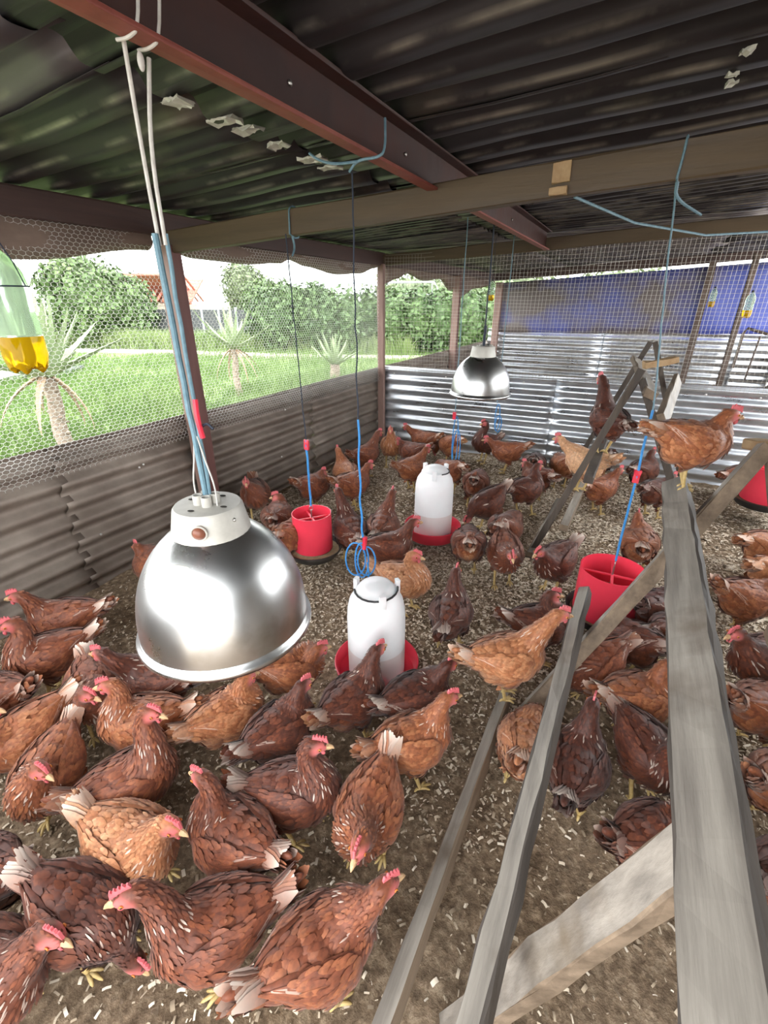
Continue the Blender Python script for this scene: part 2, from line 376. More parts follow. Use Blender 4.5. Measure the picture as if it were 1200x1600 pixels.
# unseen right and front walls, added and opened to shape the light; the photographer stands in the doorway
wr = empty('unseen_wall_right', (0, 0, 0), kind='structure')
corrugated('sheet', (1.92, -.62, -.03), (0, 1, 0), 2.5, (0, 0, 1), 2.2, (-1, 0, 0), .112, .016, M['wall_dirty'], wr, nu=14, seed=31)
corrugated('sheet', (1.92, 1.86, -.03), (0, 1, 0), 7.2, (0, 0, 1), .86, (-1, 0, 0), .112, .016, M['wall_dirty'], wr, nu=14, seed=34)  # kept low so that daylight reaches the rear floor
wfr = empty('unseen_wall_front', (0, 0, 0), kind='structure')
corrugated('sheet', (-2.49, -.62, -.03), (1, 0, 0), 1.55, (0, 0, 1), .86, (0, 1, 0), .112, .016, M['wall_dirty'], wfr, nu=8, seed=32)
corrugated('sheet', (.95, -.62, -.03), (1, 0, 0), .97, (0, 0, 1), 2.2, (0, 1, 0), .112, .016, M['wall_dirty'], wfr, nu=8, seed=33)
# far wall of the next pen
wf = empty('wall_far', (0, 0, 0), kind='structure')
for k, (x0, x1) in enumerate([(-2.49, -.5), (-.55, 1.4), (1.35, 1.95)]):
    corrugated('sheet', (x0, 9.05 + .006 * k, -.03), (1, 0, 0), x1 - x0, (0, 0, 1), 1.07, (0, -1, 0), .107, .012, M['wall_bright'], wf, nu=8, seed=40 + k, flat=1.4)

# ---- roof ----
ce = empty('ceiling', (0, 0, 0), kind='structure')
sx = 1 / math.sqrt(1 + .05 ** 2); ru = Vector((sx, 0, .05 * sx)); rn = Vector((.05 * sx, 0, -sx))
yy = -.55; k = 0; laps = [(-2.85, -1.24), (-1.30, .75), (.67, 1.95)]
while yy < 9.2:
    wdt = .76
    for j, (x0, x1) in enumerate(laps):
        m = M['roof_lit'] if (j == 0 and k < 2) or (j == 0 and yy > 3.4) or (yy > 4.6 and j == 1) else M['roof_dark']
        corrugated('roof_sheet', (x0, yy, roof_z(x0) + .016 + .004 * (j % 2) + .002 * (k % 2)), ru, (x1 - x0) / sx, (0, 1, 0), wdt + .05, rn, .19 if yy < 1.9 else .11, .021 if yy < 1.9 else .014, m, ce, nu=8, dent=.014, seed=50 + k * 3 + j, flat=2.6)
    yy += wdt; k += 1
# pale daubs where the sheets lap
for k, y in enumerate((1.20, 1.36, 1.46, 1.63, 1.83, 1.96)):
    x = -1.262 + random.uniform(-.015, .015); mb = MB(); d = .035 + .02 * random.random()
    mb.plank((x - d, y, roof_z(x) - .010), (x + d, y + random.uniform(-.01, .01), roof_z(x) - .009), .05, .004, seg=4, jit=.004)
    mb.build('daub', M['daub'], ce)
for (x, y) in ((.109, 1.79), (.096, 1.93), (.103, 1.99)):
    mb = MB(); mb.plank((x - .014, y, roof_z(x) - .009), (x + .014, y + .006, roof_z(x) - .009), .022, .004, seg=3, jit=.003); mb.build('daub', M['daub'], ce)

# ---- beams and posts ----
def thing(name, label, cat, loc=(0, 0, 0), rz=0, group=None):
    o = empty(name, loc, rz, None, label=label, category=cat)
    if group: o['group'] = group
    return o
def tag(o, label, cat, group=None, kind=None):
    o['label'] = label; o['category'] = cat
    if group: o['group'] = group
    if kind: o['kind'] = kind
    return o

# red steel channel running away under the roof
sb = thing('steel_beam', 'rust-red steel channel beam running away under the roof sheets', 'beam', (-.80, 3.8, 1.9))
L0, L1 = -4.3, .86
def bx_part(name, x0, x1, z0, z1, m, par, y0=L0, y1=L1):
    b = MB(); b.plank(((x0 + x1) / 2, y0, (z0 + z1) / 2), ((x0 + x1) / 2, y1, (z0 + z1) / 2), x1 - x0, z1 - z0, seg=6, jit=.0008); return b.build(name, m, par)
bx_part('web', -.058, -.050, .006, .134, M['red_steel'], sb)
bx_part('lower_flange', -.058, -.012, .0, .008, M['red_edge'], sb)
bx_part('upper_flange', -.058, -.006, .130, .138, M['red_steel'], sb)
mb = MB()
for y in (-2.65, -2.0, -1.2, -.4): mb.ell((-.047, y, .07), (.005, .007, .007), nu=8, nv=6)
mb.build('bolt', M['steel_dark'], sb)

pl = MB(); pl.plank((WX + .02, -1.2, 1.885), (WX + .02, 4.72, 1.885), .07, .115, seg=14)
tag(pl.build('wall_plate', M['plate_wood']), 'dark brown timber running above the open left side', 'beam')
c1 = MB(); c1.plank((WX - .02, 2.055, roof_z(WX) - .165), (1.95, 2.055, roof_z(1.95) - .175), .055, .108, seg=16)
cb = tag(c1.build('cross_beam', M['beam_wood']), 'brown timber beam crossing the shed in the middle, cord tied round it', 'beam')
c1 = MB(); c1.plank((-.375, 2.02, roof_z(-.4) - .15), (-.315, 2.02, roof_z(-.4) - .148), .012, .06, up=(0, 0, 1), seg=2)
c1.plank((-.378, 2.018, roof_z(-.4) - .205), (-.318, 2.018, roof_z(-.4) - .204), .03, .022, seg=2)
c1.build('splice_block', M['cut_wood'], cb)
c2 = MB(); c2.plank((WX + .01, 4.70, roof_z(WX) - .078), (1.95, 4.70, roof_z(1.95) - .105), .055, .095, seg=14)
tag(c2.build('cross_beam', M['beam_wood']), 'far brown timber beam above the wire screen', 'beam')
c2 = MB(); c2.plank((WX + .01, 8.97, 1.885), (1.95, 8.97, 2.135), .06, .12, seg=10)
tag(c2.build('cross_beam', M['plate_wood']), 'rearmost dark beam above the blue tarpaulin', 'beam')
pl = MB(); pl.plank((WX + .02, 4.78, 1.885), (WX + .02, 9.0, 1.885), .07, .115, seg=10)
tag(pl.build('wall_plate', M['plate_wood']), 'dark eave timber of the farther pen', 'beam')

def post(x, y, z0, z1, wx, wy, label, m1, m2=None):
    b = MB(); b.plank((x, y, z0), (x, y, z1), wx, wy, up=(0, 1, 0), seg=8)
    o = tag(b.build('post', m1), label, 'post')
    if m2:
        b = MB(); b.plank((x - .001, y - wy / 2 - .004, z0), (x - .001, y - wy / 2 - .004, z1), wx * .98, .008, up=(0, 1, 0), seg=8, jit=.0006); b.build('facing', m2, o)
    return o
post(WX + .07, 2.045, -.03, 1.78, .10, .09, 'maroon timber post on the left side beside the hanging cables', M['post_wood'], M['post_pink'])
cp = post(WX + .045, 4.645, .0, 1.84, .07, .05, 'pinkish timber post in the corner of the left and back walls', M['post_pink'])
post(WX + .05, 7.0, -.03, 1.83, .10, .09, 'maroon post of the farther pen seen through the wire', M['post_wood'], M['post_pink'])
post(WX + .16, 8.92, -.03, 1.80, .12, .09, 'pale post at the far corner left of the blue tarpaulin', M['post_pink'])
post(.78, 8.9, -.03, 2.02, .09, .07, 'dark thin post before the blue tarpaulin, left one', M['tar_frame'])
post(1.15, 8.0, -.03, 2.05, .07, .07, 'dark thin post before the blue tarpaulin, right one', M['tar_frame'])
post(1.28, 5.6, -.03, 1.24, .10, .09, 'short rough pole at the right behind the back wall', M['tar_frame'])
post(1.58, 5.9, -.03, 1.5, .06, .06, 'rusty pole at the right edge behind the back wall', M['post_wood'])
mb = MB()
mb.tube([(.90, 5.75, .9), (.90, 5.75, 1.22), (.92, 5.73, 1.265), (1.22, 5.62, 1.18)], .013, 8)
mb.tube([(1.32, 5.6, 1.0), (1.33, 5.62, 1.18), (1.40, 5.66, 1.24), (1.60, 5.75, 1.25)], .02, 8)
mb.tube([(1.02, 5.72, .8), (1.03, 5.7, 1.2)], .008, 6)
tag(mb.build('gate_frame', M['tar_frame'], smooth=True), 'bent pipe gate frame behind the back wall at the right', 'gate')

# light gap + blue tarpaulin on the far wall
def sheet_cloth(name, P, nu, nv, amp, m, thick=.004):
    """cloth between four corners P00,P10,P11,P01 with soft folds"""
    P = [Vector(p) for p in P]; V, F = [], []
    nrm = (P[1] - P[0]).cross(P[3] - P[0]).normalized()
    for j in range(nv + 1):
        for i in range(nu + 1):
            s_, t = i / nu, j / nv
            q = P[0].lerp(P[1], s_).lerp(P[3].lerp(P[2], s_), t)
            V.append(q + nrm * amp * (noise.noise(Vector((s_ * 9, t * 2, 1.3))) + .5 * noise.noise(Vector((s_ * 25, t * 3, 4)))))
    for j in range(nv):
        for i in range(nu): a = j * (nu + 1) + i; F.append((a, a + 1, a + nu + 2, a + nu + 1))
    me = bpy.data.meshes.new(name); me.from_pydata(V, [], F); me.materials.append(m); me.polygons.foreach_set('use_smooth', np.ones(len(F), bool))
    o = link(name, me); md = o.modifiers.new('t', 'SOLIDIFY'); md.thickness = thick; return o
tag(sheet_cloth('tarpaulin', [(-2.36, 8.97, .98), (1.9, 8.97, 1.06), (1.9, 8.97, 2.03), (-2.36, 8.97, 1.79)], 50, 8, .03, M['tarp']), 'blue tarpaulin stained brown, hung on the far wall', 'tarpaulin')
# rolled sacking above the openings
def roll(name, pts, label, r0=.055, m='curtain'):
    """pts: (x, y, z_top, z_bottom)"""
    V, F = [], []; n = 14
    dense = []
    for a, b in zip(pts[:-1], pts[1:]):
        for k in range(6): t = k / 6; t2 = t * t * (3 - 2 * t); dense.append([a[i] + (b[i] - a[i]) * (t2 if i == 3 else t) for i in range(4)])
    dense.append(list(pts[-1]))
    d = Vector((pts[-1][0] - pts[0][0], pts[-1][1] - pts[0][1], 0)).normalized(); s_ = Vector((d.y, -d.x, 0))
    for i, (x, y, zt, zb) in enumerate(dense):
        for k in range(n):
            th = 2 * math.pi * k / n; rr = r0 * (1 + .22 * noise.noise(Vector((i * .35, math.cos(th) * 1.5, math.sin(th) * 1.5))))
            V.append(Vector((x, y, (zt + zb) / 2)) + s_ * math.cos(th) * rr + Vector((0, 0, math.sin(th) * (zt - zb) / 2)))
    for i in range(len(dense) - 1):
        for k in range(n): k2 = (k + 1) % n; F.append((i*n+k, i*n+k2, (i+1)*n+k2, (i+1)*n+k))
    F.append(tuple(range(n))); F.append(tuple((len(dense) - 1) * n + k for k in range(n)))
    b = MB(); b.add(V, F); return tag(b.build(name, M[m], smooth=True), label, 'curtain')
roll('rolled_curtain', [(WX - .02, .2, 1.86, 1.62), (WX - .02, .9, 1.86, 1.65), (WX - .02, 1.3, 1.86, 1.665), (WX - .02, 1.98, 1.86, 1.755)], 'rolled brown sacking above the opening left of the maroon post')
roll('rolled_curtain', [(WX - .02, 2.08, 1.86, 1.775), (WX - .02, 2.3, 1.86, 1.735), (WX - .02, 2.75, 1.86, 1.73), (WX - .02, 3.1, 1.86, 1.755), (WX - .02, 3.23, 1.86, 1.79), (WX - .02, 3.45, 1.86, 1.755), (WX - .02, 3.9, 1.86, 1.715), (WX - .02, 4.3, 1.86, 1.74), (WX - .02, 4.6, 1.86, 1.80)], 'sagging roll of brown sacking between the maroon post and the corner')
roll('rolled_curtain', [(WX - .02, 4.80, 1.85, 1.66), (WX - .02, 5.1, 1.86, 1.72), (WX - .02, 5.4, 1.86, 1.79), (WX - .02, 5.9, 1.86, 1.73), (WX - .02, 6.5, 1.86, 1.77), (WX - .02, 6.9, 1.86, 1.63)], 'scalloped roll of sacking seen through the wire screen')
roll('rolled_curtain', [(WX + .05, 7.08, 1.85, 1.55), (WX + .05, 7.8, 1.85, 1.68), (WX + .05, 8.8, 1.85, 1.74)], 'hanging sacking by the far pale post')

# ---- wire netting ----
def hex_net(name, x, y0, y1, z0, z1, cell, r, m, bulge):
    """hexagonal netting in a plane x = const, each strand a three-sided wire"""
    wd, ht = cell, cell * .80
    E = []; ny = int((y1 - y0) / wd) + 1; nz = int((z1 - z0) / (ht * .75)) + 1
    A, B = [], []
    for j in range(nz):
        for i in range(ny):
            cy = y0 + (i + .5 * (j % 2)) * wd; cz = z0 + j * ht * .75
            p = [(cy - wd/2, cz + ht/4), (cy, cz + ht/2), (cy + wd/2, cz + ht/4), (cy + wd/2, cz - ht/4)]
            for k in range(3): A.append(p[k]); B.append(p[k + 1])
    A, B = np.array(A), np.array(B)
    def d3(P): return np.stack([x + bulge * np.sin(P[:, 0] * 2.1 + 1) * np.sin((P[:, 1] - z0) / (z1 - z0) * 3.14) + .006 * np.sin(P[:, 0] * 9 + P[:, 1] * 7), P[:, 0], P[:, 1]], 1)
    a, b = d3(A), d3(B); t = b - a; t /= np.linalg.norm(t, axis=1, keepdims=True)
    nx_ = np.tile(np.array([1., 0, 0]), (len(a), 1)); s_ = np.cross(t, nx_)
    n = len(a); V = np.zeros((n, 6, 3)); Fq = []
    for k in range(3):
        off = (nx_ * math.cos(k * 2.0944) + s_ * math.sin(k * 2.0944)) * r
        V[:, k] = a + off; V[:, k + 3] = b + off
    base = (np.arange(n) * 6)[:, None]
    Fq = np.concatenate([base + np.array([[k, (k + 1) % 3, (k + 1) % 3 + 3, k + 3]]) for k in range(3)])
    return link(name, mesh_np(name, V.reshape(-1, 3), Fq, [m], True))
tag(hex_net('chicken_wire', WX + .034, .10, 4.62, .70, 1.86, .029, .0012, M['wire'], .012), 'hexagonal chicken wire stretched over the open left side', 'netting')
def grid_net(name, x0, x1, y0, y1, z0, z1f, cell, r, m):
    n = int((x1 - x0) / cell); b = MB()
    for i in range(n + 1):
        t = i / n; x = x0 + (x1 - x0) * t; y = y0 + (y1 - y0) * t; zt = z1f(x)
        pts = [(x + .003 * math.sin(i * 1.7 + q), y + .006 * math.sin(i * .6 + q * 1.3), z0 + (zt - z0) * q / 4) for q in range(5)]
        b.tube(pts, r, 3, False)
    for j in range(int((z1f(x1) - z0) / cell) + 1):
        z = z0 + j * cell; b.tube([(x0 + (x1 - x0) * q / 12, y0 + (y1 - y0) * q / 12 - .002, z + .006 * math.sin(q * 1.9 + j) + (j * cell) * .03 * q / 12) for q in range(13)], r, 3, False)
    return b.build(name, m)
tag(grid_net('welded_mesh', WX + .09, 1.9, 4.655, 4.82, .80, lambda x: roof_z(x) - .06, .032, .0011, M['wire_dark']), 'square welded wire screen above the back wall', 'netting')

# ================================================================== outdoors
gxs = np.concatenate([np.arange(-60, -14, 1.5), np.arange(-14, -2.5, .25), [WX - .03]])
gys = np.concatenate([np.arange(-6, 16, .35), np.arange(16, 70, 2.0)])
V = np.array([(x, y, -.03 + .05 * noise.noise(Vector((x * .5, y * .5, 2)))) for y in gys for x in gxs], np.float32)
nx = len(gxs); I, J = np.meshgrid(np.arange(len(gys) - 1), np.arange(nx - 1), indexing='ij'); a = (I * nx + J).ravel()
link('ground', mesh_np('ground', V, np.stack([a, a + 1, a + nx + 1, a + nx], 1), [M['paddock']], True), kind='structure')
gb = MB(); gb.add([(WX, 9.12, -.05), (60, 9.12, -.05), (60, 70, -.05), (WX, 70, -.05)], [(0, 1, 2, 3)])
gb.add([(1.98, -20, -.05), (60, -20, -.05), (60, 9.12, -.05), (1.98, 9.12, -.05)], [(0, 1, 2, 3)])
gb.add([(-60, -40, -.05), (60, -40, -.05), (60, -6, -.05), (-60, -6, -.05)], [(0, 1, 2, 3)])
gb.add([(WX, -6, -.05), (1.98, -6, -.05), (1.98, -1.2, -.05), (WX, -1.2, -.05)], [(0, 1, 2, 3)])
gb.build('yard', M['path'], kind='structure')

def blades(n, region, hmin, hmax, wd):
    Vs = np.zeros((n, 5, 3)); 
    for i in range(n):
        x, y, hs = region()
        h = random.uniform(hmin, hmax) * hs; th = random.random() * 6.283; ln = random.uniform(.1, .6) * h; a2 = random.random() * 6.283
        c, s_ = math.cos(th) * wd, math.sin(th) * wd; lx, ly = math.cos(a2) * ln, math.sin(a2) * ln
        Vs[i] = [(x - c, y - s_, -.04), (x + c, y + s_, -.04), (x + c * .7 + lx * .35, y + s_ * .7 + ly * .35, h * .6), (x - c * .7 + lx * .35, y - s_ * .7 + ly * .35, h * .6), (x + lx, y + ly, h)]
    return Vs
def lawn_region():
    while True:
        t = random.random(); D = 2.3 + 11 * t ** 1.4; th = random.uniform(R(100), R(165))
        x, y = D * 1.25 * math.cos(th), D * 1.25 * math.sin(th)
        if x < WX - .32 and y > -.5: return x, y, (.5 + 1.3 * max(0, noise.noise(Vector((x * .8, y * .8, 9))) + .35)) * (1.5 if x > -4.6 else 1)
Vs = blades(42000, lawn_region, .08, .22, .006); n = len(Vs)
Fs = [f for i in range(n) for f in ((i*5, i*5+1, i*5+2, i*5+3), (i*5+3, i*5+2, i*5+4))]
tag(link('lawn_grass', mesh_np('lawn_grass', Vs.reshape(-1, 3), Fs, [M['grass']])), 'lush green lawn grass outside the open left side', 'grass', kind='stuff')
def verge_region():
    t = random.random(); x = -19 + 13 * t; y = 9.2 + 3.1 * t + random.uniform(0, .7); return x, y + 1.0, 1
Vs = blades(9000, verge_region, .35, .7, .012); n = len(Vs)
Fs = [f for i in range(n) for f in ((i*5, i*5+1, i*5+2, i*5+3), (i*5+3, i*5+2, i*5+4))]
tag(link('verge_grass', mesh_np('verge_grass', Vs.reshape(-1, 3), Fs, [M['tall_grass']])), 'strip of tall grass along the path before the hedge', 'grass', kind='stuff')
pb = MB(); pts = [(-24, 6.6), (-19, 8.7), (-14, 10.5), (-10.5, 11.2), (-7.5, 12.1), (-4.5, 13.4), (-2, 14.6)]
Vp, Fp = [], []
for i, (x, y) in enumerate(pts): Vp += [(x, y - .35, .02), (x, y + .45, .02), (x, y + .45, -.08), (x, y - .35, -.08)]
for i in range(len(pts) - 1):
    for k in range(4): k2 = (k + 1) % 4; Fp.append((i*4+k, (i+1)*4+k, (i+1)*4+k2, i*4+k2))
pb.add(Vp, Fp); tag(pb.build('garden_path', M['path']), 'pale path crossing the lawn before the hedge', 'path', kind='structure')

def leaf_cloud(name, blobs, n, size, m, parent=None, depth=.35):
    """blobs: (centre, radii); leaves are bent two-quad pieces scattered through the outer shell"""
    vol = np.array([b[1][0] * b[1][1] * b[1][2] for b in blobs]) ** .67; vol /= vol.sum()
    ids = RNG.choice(len(blobs), n, p=vol); d = RNG.normal(size=(n, 3)); d /= np.linalg.norm(d, axis=1, keepdims=True)
    rad = 1 - depth * RNG.random(n) ** 1.5
    C_ = np.array([b[0] for b in blobs])[ids]; Rr = np.array([b[1] for b in blobs])[ids]
    rad = rad * (1 + .16 * np.sin(d[:, 0] * 9 + ids) * np.cos(d[:, 2] * 8 + ids * 2))
    P = C_ + d * Rr * rad[:, None]; keep = P[:, 2] > .02; P, d = P[keep], d[keep]; n = len(P)
    nrm = d + RNG.normal(size=(n, 3)) * .7 + np.array([0, 0, .4]); nrm /= np.linalg.norm(nrm, axis=1, keepdims=True)
    t = np.cross(nrm, RNG.normal(size=(n, 3))); t /= np.linalg.norm(t, axis=1, keepdims=True); s_ = np.cross(nrm, t)
    L_ = (size * (.6 + .8 * RNG.random(n)))[:, None]; W_ = L_ * .27
    V = np.stack([P, P + t * L_ * .5 + s_ * W_, P + t * L_ - nrm * L_ * .15, P + t * L_ * .5 - s_ * W_], 1).reshape(-1, 3)
    b0 = (np.arange(n) * 4)[:, None]; F = b0 + np.array([[0, 1, 2, 3]])
    return link(name, mesh_np(name, V, F, [m]), parent)
def core(name, blobs, m, parent):
    b = MB()
    for (c, r_) in blobs: b.ell(c, [q * .74 for q in r_], nu=12, nv=8)
    return b.build(name, m, parent, smooth='all')
def bush(name, label, cat, blobs, n, size, m, trunk=True, group=None):
    c0 = blobs[0][0]; t = thing(name, label, cat, (c0[0], c0[1], 0), group=group)
    B = [((c[0] - c0[0], c[1] - c0[1], c[2]), r_) for c, r_ in blobs]
    leaf_cloud('foliage', B, n, size, m, t); core('inner_foliage', B, m, t)
    if trunk:
        b = MB(); b.tube([(0, 0, -.1), (.03, .02, .5), (.0, .05, B[0][0][2])], [.10, .07, .05], 8); b.build('trunk', M['trunk'], t, smooth=True)
    return t
def hblobs(p0, p1, n, z, rz, ry, jit):
    out = []
    for i in range(n):
        t = (i + .5) / n; x = p0[0] + (p1[0] - p0[0]) * t; y = p0[1] + (p1[1] - p0[1]) * t
        h = z + random.uniform(-jit, jit)
        out.append(((x + random.uniform(-.2, .2), y + random.uniform(-.2, .2), h * .52), (abs(p1[0] - p0[0]) / n * .85 + .15, ry, h * .56)))
    return out
bush('hedge', 'long leafy hedge across the lawn behind the farthest aloe', 'hedge', hblobs((-9.0, 12.9), (-4.6, 15.0), 7, 1.72, .9, .75, .12), 9000, .16, M['leaf'], False)
bush('hedge', 'hedge continuing behind the wire screen at the back', 'hedge', hblobs((-4.6, 15.2), (.8, 17.5), 8, 1.70, .9, .75, .15), 9000, .17, M['leaf_light'], False)
bush('hedge_shrub', 'leafy shrub by the second aloe where the hedge begins', 'shrub', [((-10.4, 12.6, .9), (1.2, .8, 1.0)), ((-9.3, 12.9, .85), (.9, .7, .9)), ((-9.9, 12.8, 1.5), (.5, .5, .5)), ((-9.2, 13.1, 1.6), (.3, .3, .45))], 5200, .16, M['leaf'])
bush('garden_tree', 'broad light green tree above the first aloe', 'tree', [((-17.8, 11.2, 1.4), (1.8, 1.4, 1.5)), ((-16.9, 12.0, 1.2), (1.1, 1.0, 1.25)), ((-18.2, 11.0, 2.1), (1.2, 1.0, .75))], 9000, .20, M['leaf_light'])
bush('garden_tree', 'tall bushy tree at the far left edge behind the hanging bottle', 'tree', [((-20.5, 8.6, 1.8), (1.9, 1.5, 1.8)), ((-22.5, 7.4, 2.0), (2.0, 1.6, 2.1)), ((-20.9, 9.4, 2.5), (1.1, 1.1, .9))], 9000, .22, M['leaf_grey'])
bush('garden_tree', 'grey green tree between light tree and red roof', 'tree', [((-20.3, 12.9, 1.5), (1.1, 1.1, 1.5)), ((-19.7, 13.4, 1.2), (.6, .6, 1.0))], 4200, .20, M['leaf_grey'])
bush('garden_tree', 'small tree just right of the maroon post beyond the fence', 'tree', [((-19.0, 20.5, 2.2), (1.1, 1.1, 1.3)), ((-19.3, 20.6, 1.4), (.7, .7, .9))], 2600, .24, M['leaf_grey'])
bush('garden_tree', 'rounded tree above the fence beside the maroon post', 'tree', [((-15.2, 18.2, 1.3), (1.5, 1.2, 1.15)), ((-13.6, 18.9, 1.2), (1.2, 1.1, 1.0))], 5200, .22, M['leaf_light'])
bush('garden_tree', 'distant dark tree line left of the grey shade frame', 'tree', [((-10.5, 24, 1.6), (3.0, 1.5, 1.3)), ((-6.5, 26, 1.7), (3.4, 1.5, 1.35)), ((-1, 28, 1.8), (3.4, 1.5, 1.4))], 6000, .3, M['leaf_grey'], False)
# red-roofed house and dark fence
h = thing('house', 'red tiled house roof behind the trees and the maroon post', 'house', (-23.5, 17.3, 0), R(30))
b = MB(); b.box((0, 0, .7), (5.0, 4, 1.4)); b.build('wall', M['house_wall'], h)
for s_ in (-1, 1):
    b = MB(); b.plank((-2.8, s_ * 1.25, 2.0), (2.8, s_ * 1.25, 2.0), 3.0, .1, up=(0, -s_ * .45, 1), seg=6)
    rf = b.build('roof', M['tile_red'], h)
    b = MB()
    for q in range(19):
        x = -2.75 + q * .3; b.tube([(x, s_ * 2.55, 1.50), (x, s_ * .05, 2.63)], .06, 6)
    b.build('tile_rows', M['tile_red'], rf)
b = MB(); b.box((-1.2, -2.02, .9), (.9, .06, .8)); b.build('window', M['fence'], h)
f = thing('fence', 'dark panel fence behind the tall grass near the maroon post', 'fence', (-14.5, 13.2, 0), math.atan2(3.2, 9))
pm = None
for k in range(13):
    if pm is None:
        b = MB(); b.plank((0, 0, 0), (0, 0, 1.22), .62, .04, up=(0, 1, 0), seg=2, jit=0); pm = b.mesh('panel', M['fence'])
        b = MB(); b.plank((0, 0, 0), (0, 0, 1.3), .08, .08, up=(0, 1, 0), seg=2, jit=0); pp = b.mesh('fence_post', M['carport'])
    o = link('panel', pm, f); o.location = (-4.2 + k * .66, 0, 0)
    o = link('fence_post', pp, f); o.location = (-4.2 + k * .66 + .33, -.02, 0)
# grey shade frame over the hedge
g = thing('shade_frame', 'grey shade net frame showing above the hedge', 'carport', (-11.6, 19.4, 0), R(25))
b = MB()
for (x0, x1) in ((-2.0, 3.0),):
    b.tube([(-2.0, 0, 0), (-2.0, 0, 1.75), (-1.4, 0, 2.2), (3.6, 0, 2.25), (3.9, 0, 1.7), (3.9, 0, 0)], .03, 6)
    b.tube([(-1.4, 0, 2.2), (-1.1, 0, 1.7)], .02, 6); b.tube([(-1.2, 2, 2.3), (3.6, 2, 2.35)], .03, 6)
    b.tube([(-1.4, 0, 2.2), (-1.2, 2, 2.3), (-1.2, 2, 0)], .03, 6); b.tube([(3.6, 0, 2.25), (3.6, 2, 2.35), (3.6, 2, 0)], .03, 6)
b.build('pipe_frame', M['carport'], g, smooth=True)
b = MB(); b.plank((-1.7, .6, 1.75), (3.9, .6, 1.78), 1.2, .03, seg=8, jit=.02); b.build('shade_net', M['carport'], g)

# aloes
def aloe(loc, trunk_h, leaf_l, nl, label, seed, droop=True, tr=.05, wd=.05):
    rnd = random.Random(seed); t = thing('aloe', label, 'aloe', loc, group='aloes on the lawn')
    b = MB(); npt = 9
    b.tube([(.012 * math.sin(i * 1.3), .01 * math.cos(i), -.08 + (trunk_h + .08) * i / (npt - 1)) for i in range(npt)], [tr * (1.15 - .2 * i / npt + .08 * ((i % 2) - .5)) for i in range(npt)], 10)
    for i in range(26):      # leaf scars
        a_ = i * 2.4; z = trunk_h * (i + 1) / 27; b.box((math.cos(a_) * tr * 1.02, math.sin(a_) * tr * 1.02, z), (.03, .03, .018), Matrix.Rotation(a_, 3, 'Z') @ Matrix.Rotation(.5, 3, 'Y'))
    b.build('trunk', M['aloe_trunk'], t)
    def leaf(az, el, L_, curve, m, wd=wd, name='leaf'):
        d = Vector((math.cos(az), math.sin(az), 0)); s_ = Vector((-math.sin(az), math.cos(az), 0)); V, F = [], []
        p = Vector((0, 0, trunk_h - .02)) + d * .03; n = 8; e = el
        for i in range(n + 1):
            q = i / n; w_ = wd * (1.0 - q) ** .8 * (1 if i else .8) + .002
            dirv = d * math.cos(e) + Vector((0, 0, math.sin(e))); nn = -d * math.sin(e) + Vector((0, 0, math.cos(e)))
            V += [p - s_ * w_ + nn * w_ * .45, p - nn * w_ * .30, p + s_ * w_ + nn * w_ * .45, p + nn * w_ * .1]
            p = p + dirv * L_ / n; e += curve / n
        for i in range(n):
            for k in range(4): k2 = (k + 1) % 4; F.append((i*4+k, i*4+k2, (i+1)*4+k2, (i+1)*4+k))
        bb = MB(); bb.add(V, F)
        for i in range(1, n):      # marginal teeth
            for c_ in (0, 2):
                q0 = Vector(V[i*4+c_]); o_ = (q0 - Vector(V[i*4+3])).normalized()
                tt = (Vector(V[(i+1)*4+c_]) - q0) * .25
                bb.add([q0, q0 + tt, q0 + tt * .5 + o_ * .012], [(0, 1, 2)])
        bb.build(name, m, t)
    for i in range(nl):
        az = i * 2.399 + rnd.uniform(-.2, .2); q = i / nl; el = .25 + q * 1.2 + rnd.uniform(-.1, .1)
        leaf(az, el, leaf_l * rnd.uniform(.82, 1.08) * (1 - .15 * q), rnd.uniform(-.1, .45), M['aloe'])
    if droop:
        for i in range(5): leaf(i * 1.3 + rnd.random(), -.35 - rnd.random() * .4, leaf_l * .75, -.9, M['aloe_dry'], wd * .5, 'dry_leaf')
    return t
aloe((-5.02, 2.55, 0), .86, .85, 20, 'nearest aloe on a stout trunk beside the hanging bottle', 3, tr=.065, wd=.072)
aloe((-6.1, 6.15, 0), .78, .84, 16, 'slender-trunked aloe just right of the maroon post', 5, tr=.05, wd=.058)
aloe((-5.55, 8.45, 0), .30, .78, 24, 'low spreading aloe nearest the wall corner', 8, False, tr=.09, wd=.045)
# white heap on the lawn at the left
jt = thing('junk_heap', 'white plastic heap with dark bits lying on the lawn behind the first aloe', 'heap', (-11.2, 5.6, 0), R(120))
for k in range(6):
    b = MB(); b.plank((random.uniform(-1.1, .9), random.uniform(-.3, .3), .06 + .03 * k), (random.uniform(-.2, 1.4), random.uniform(-.3, .3), .07 + .03 * k), .35, .05, seg=5, jit=.02)
    b.build('sheet_piece', M['white_junk'] if k % 3 else M['fence'], jt)

# ================================================================== hanging gear
def cord(name, pts, r, m, label, parent=None, extra=None):
    b = MB(); b.tube(pts, r, 7); return b.build(name, M[m], parent, smooth=True) if parent else tag(b.build(name, M[m], smooth=True), label, 'rope')
def wob(p0, p1, n=14, a=.004, seed=0):
    p0, p1 = Vector(p0), Vector(p1); rnd = random.Random(seed); out = []
    for i in range(n + 1):
        q = p0.lerp(p1, i / n); k = 0 if i in (0, n) else 1
        out.append(q + Vector((rnd.uniform(-a, a), rnd.uniform(-a, a), 0)) * k)
    return out

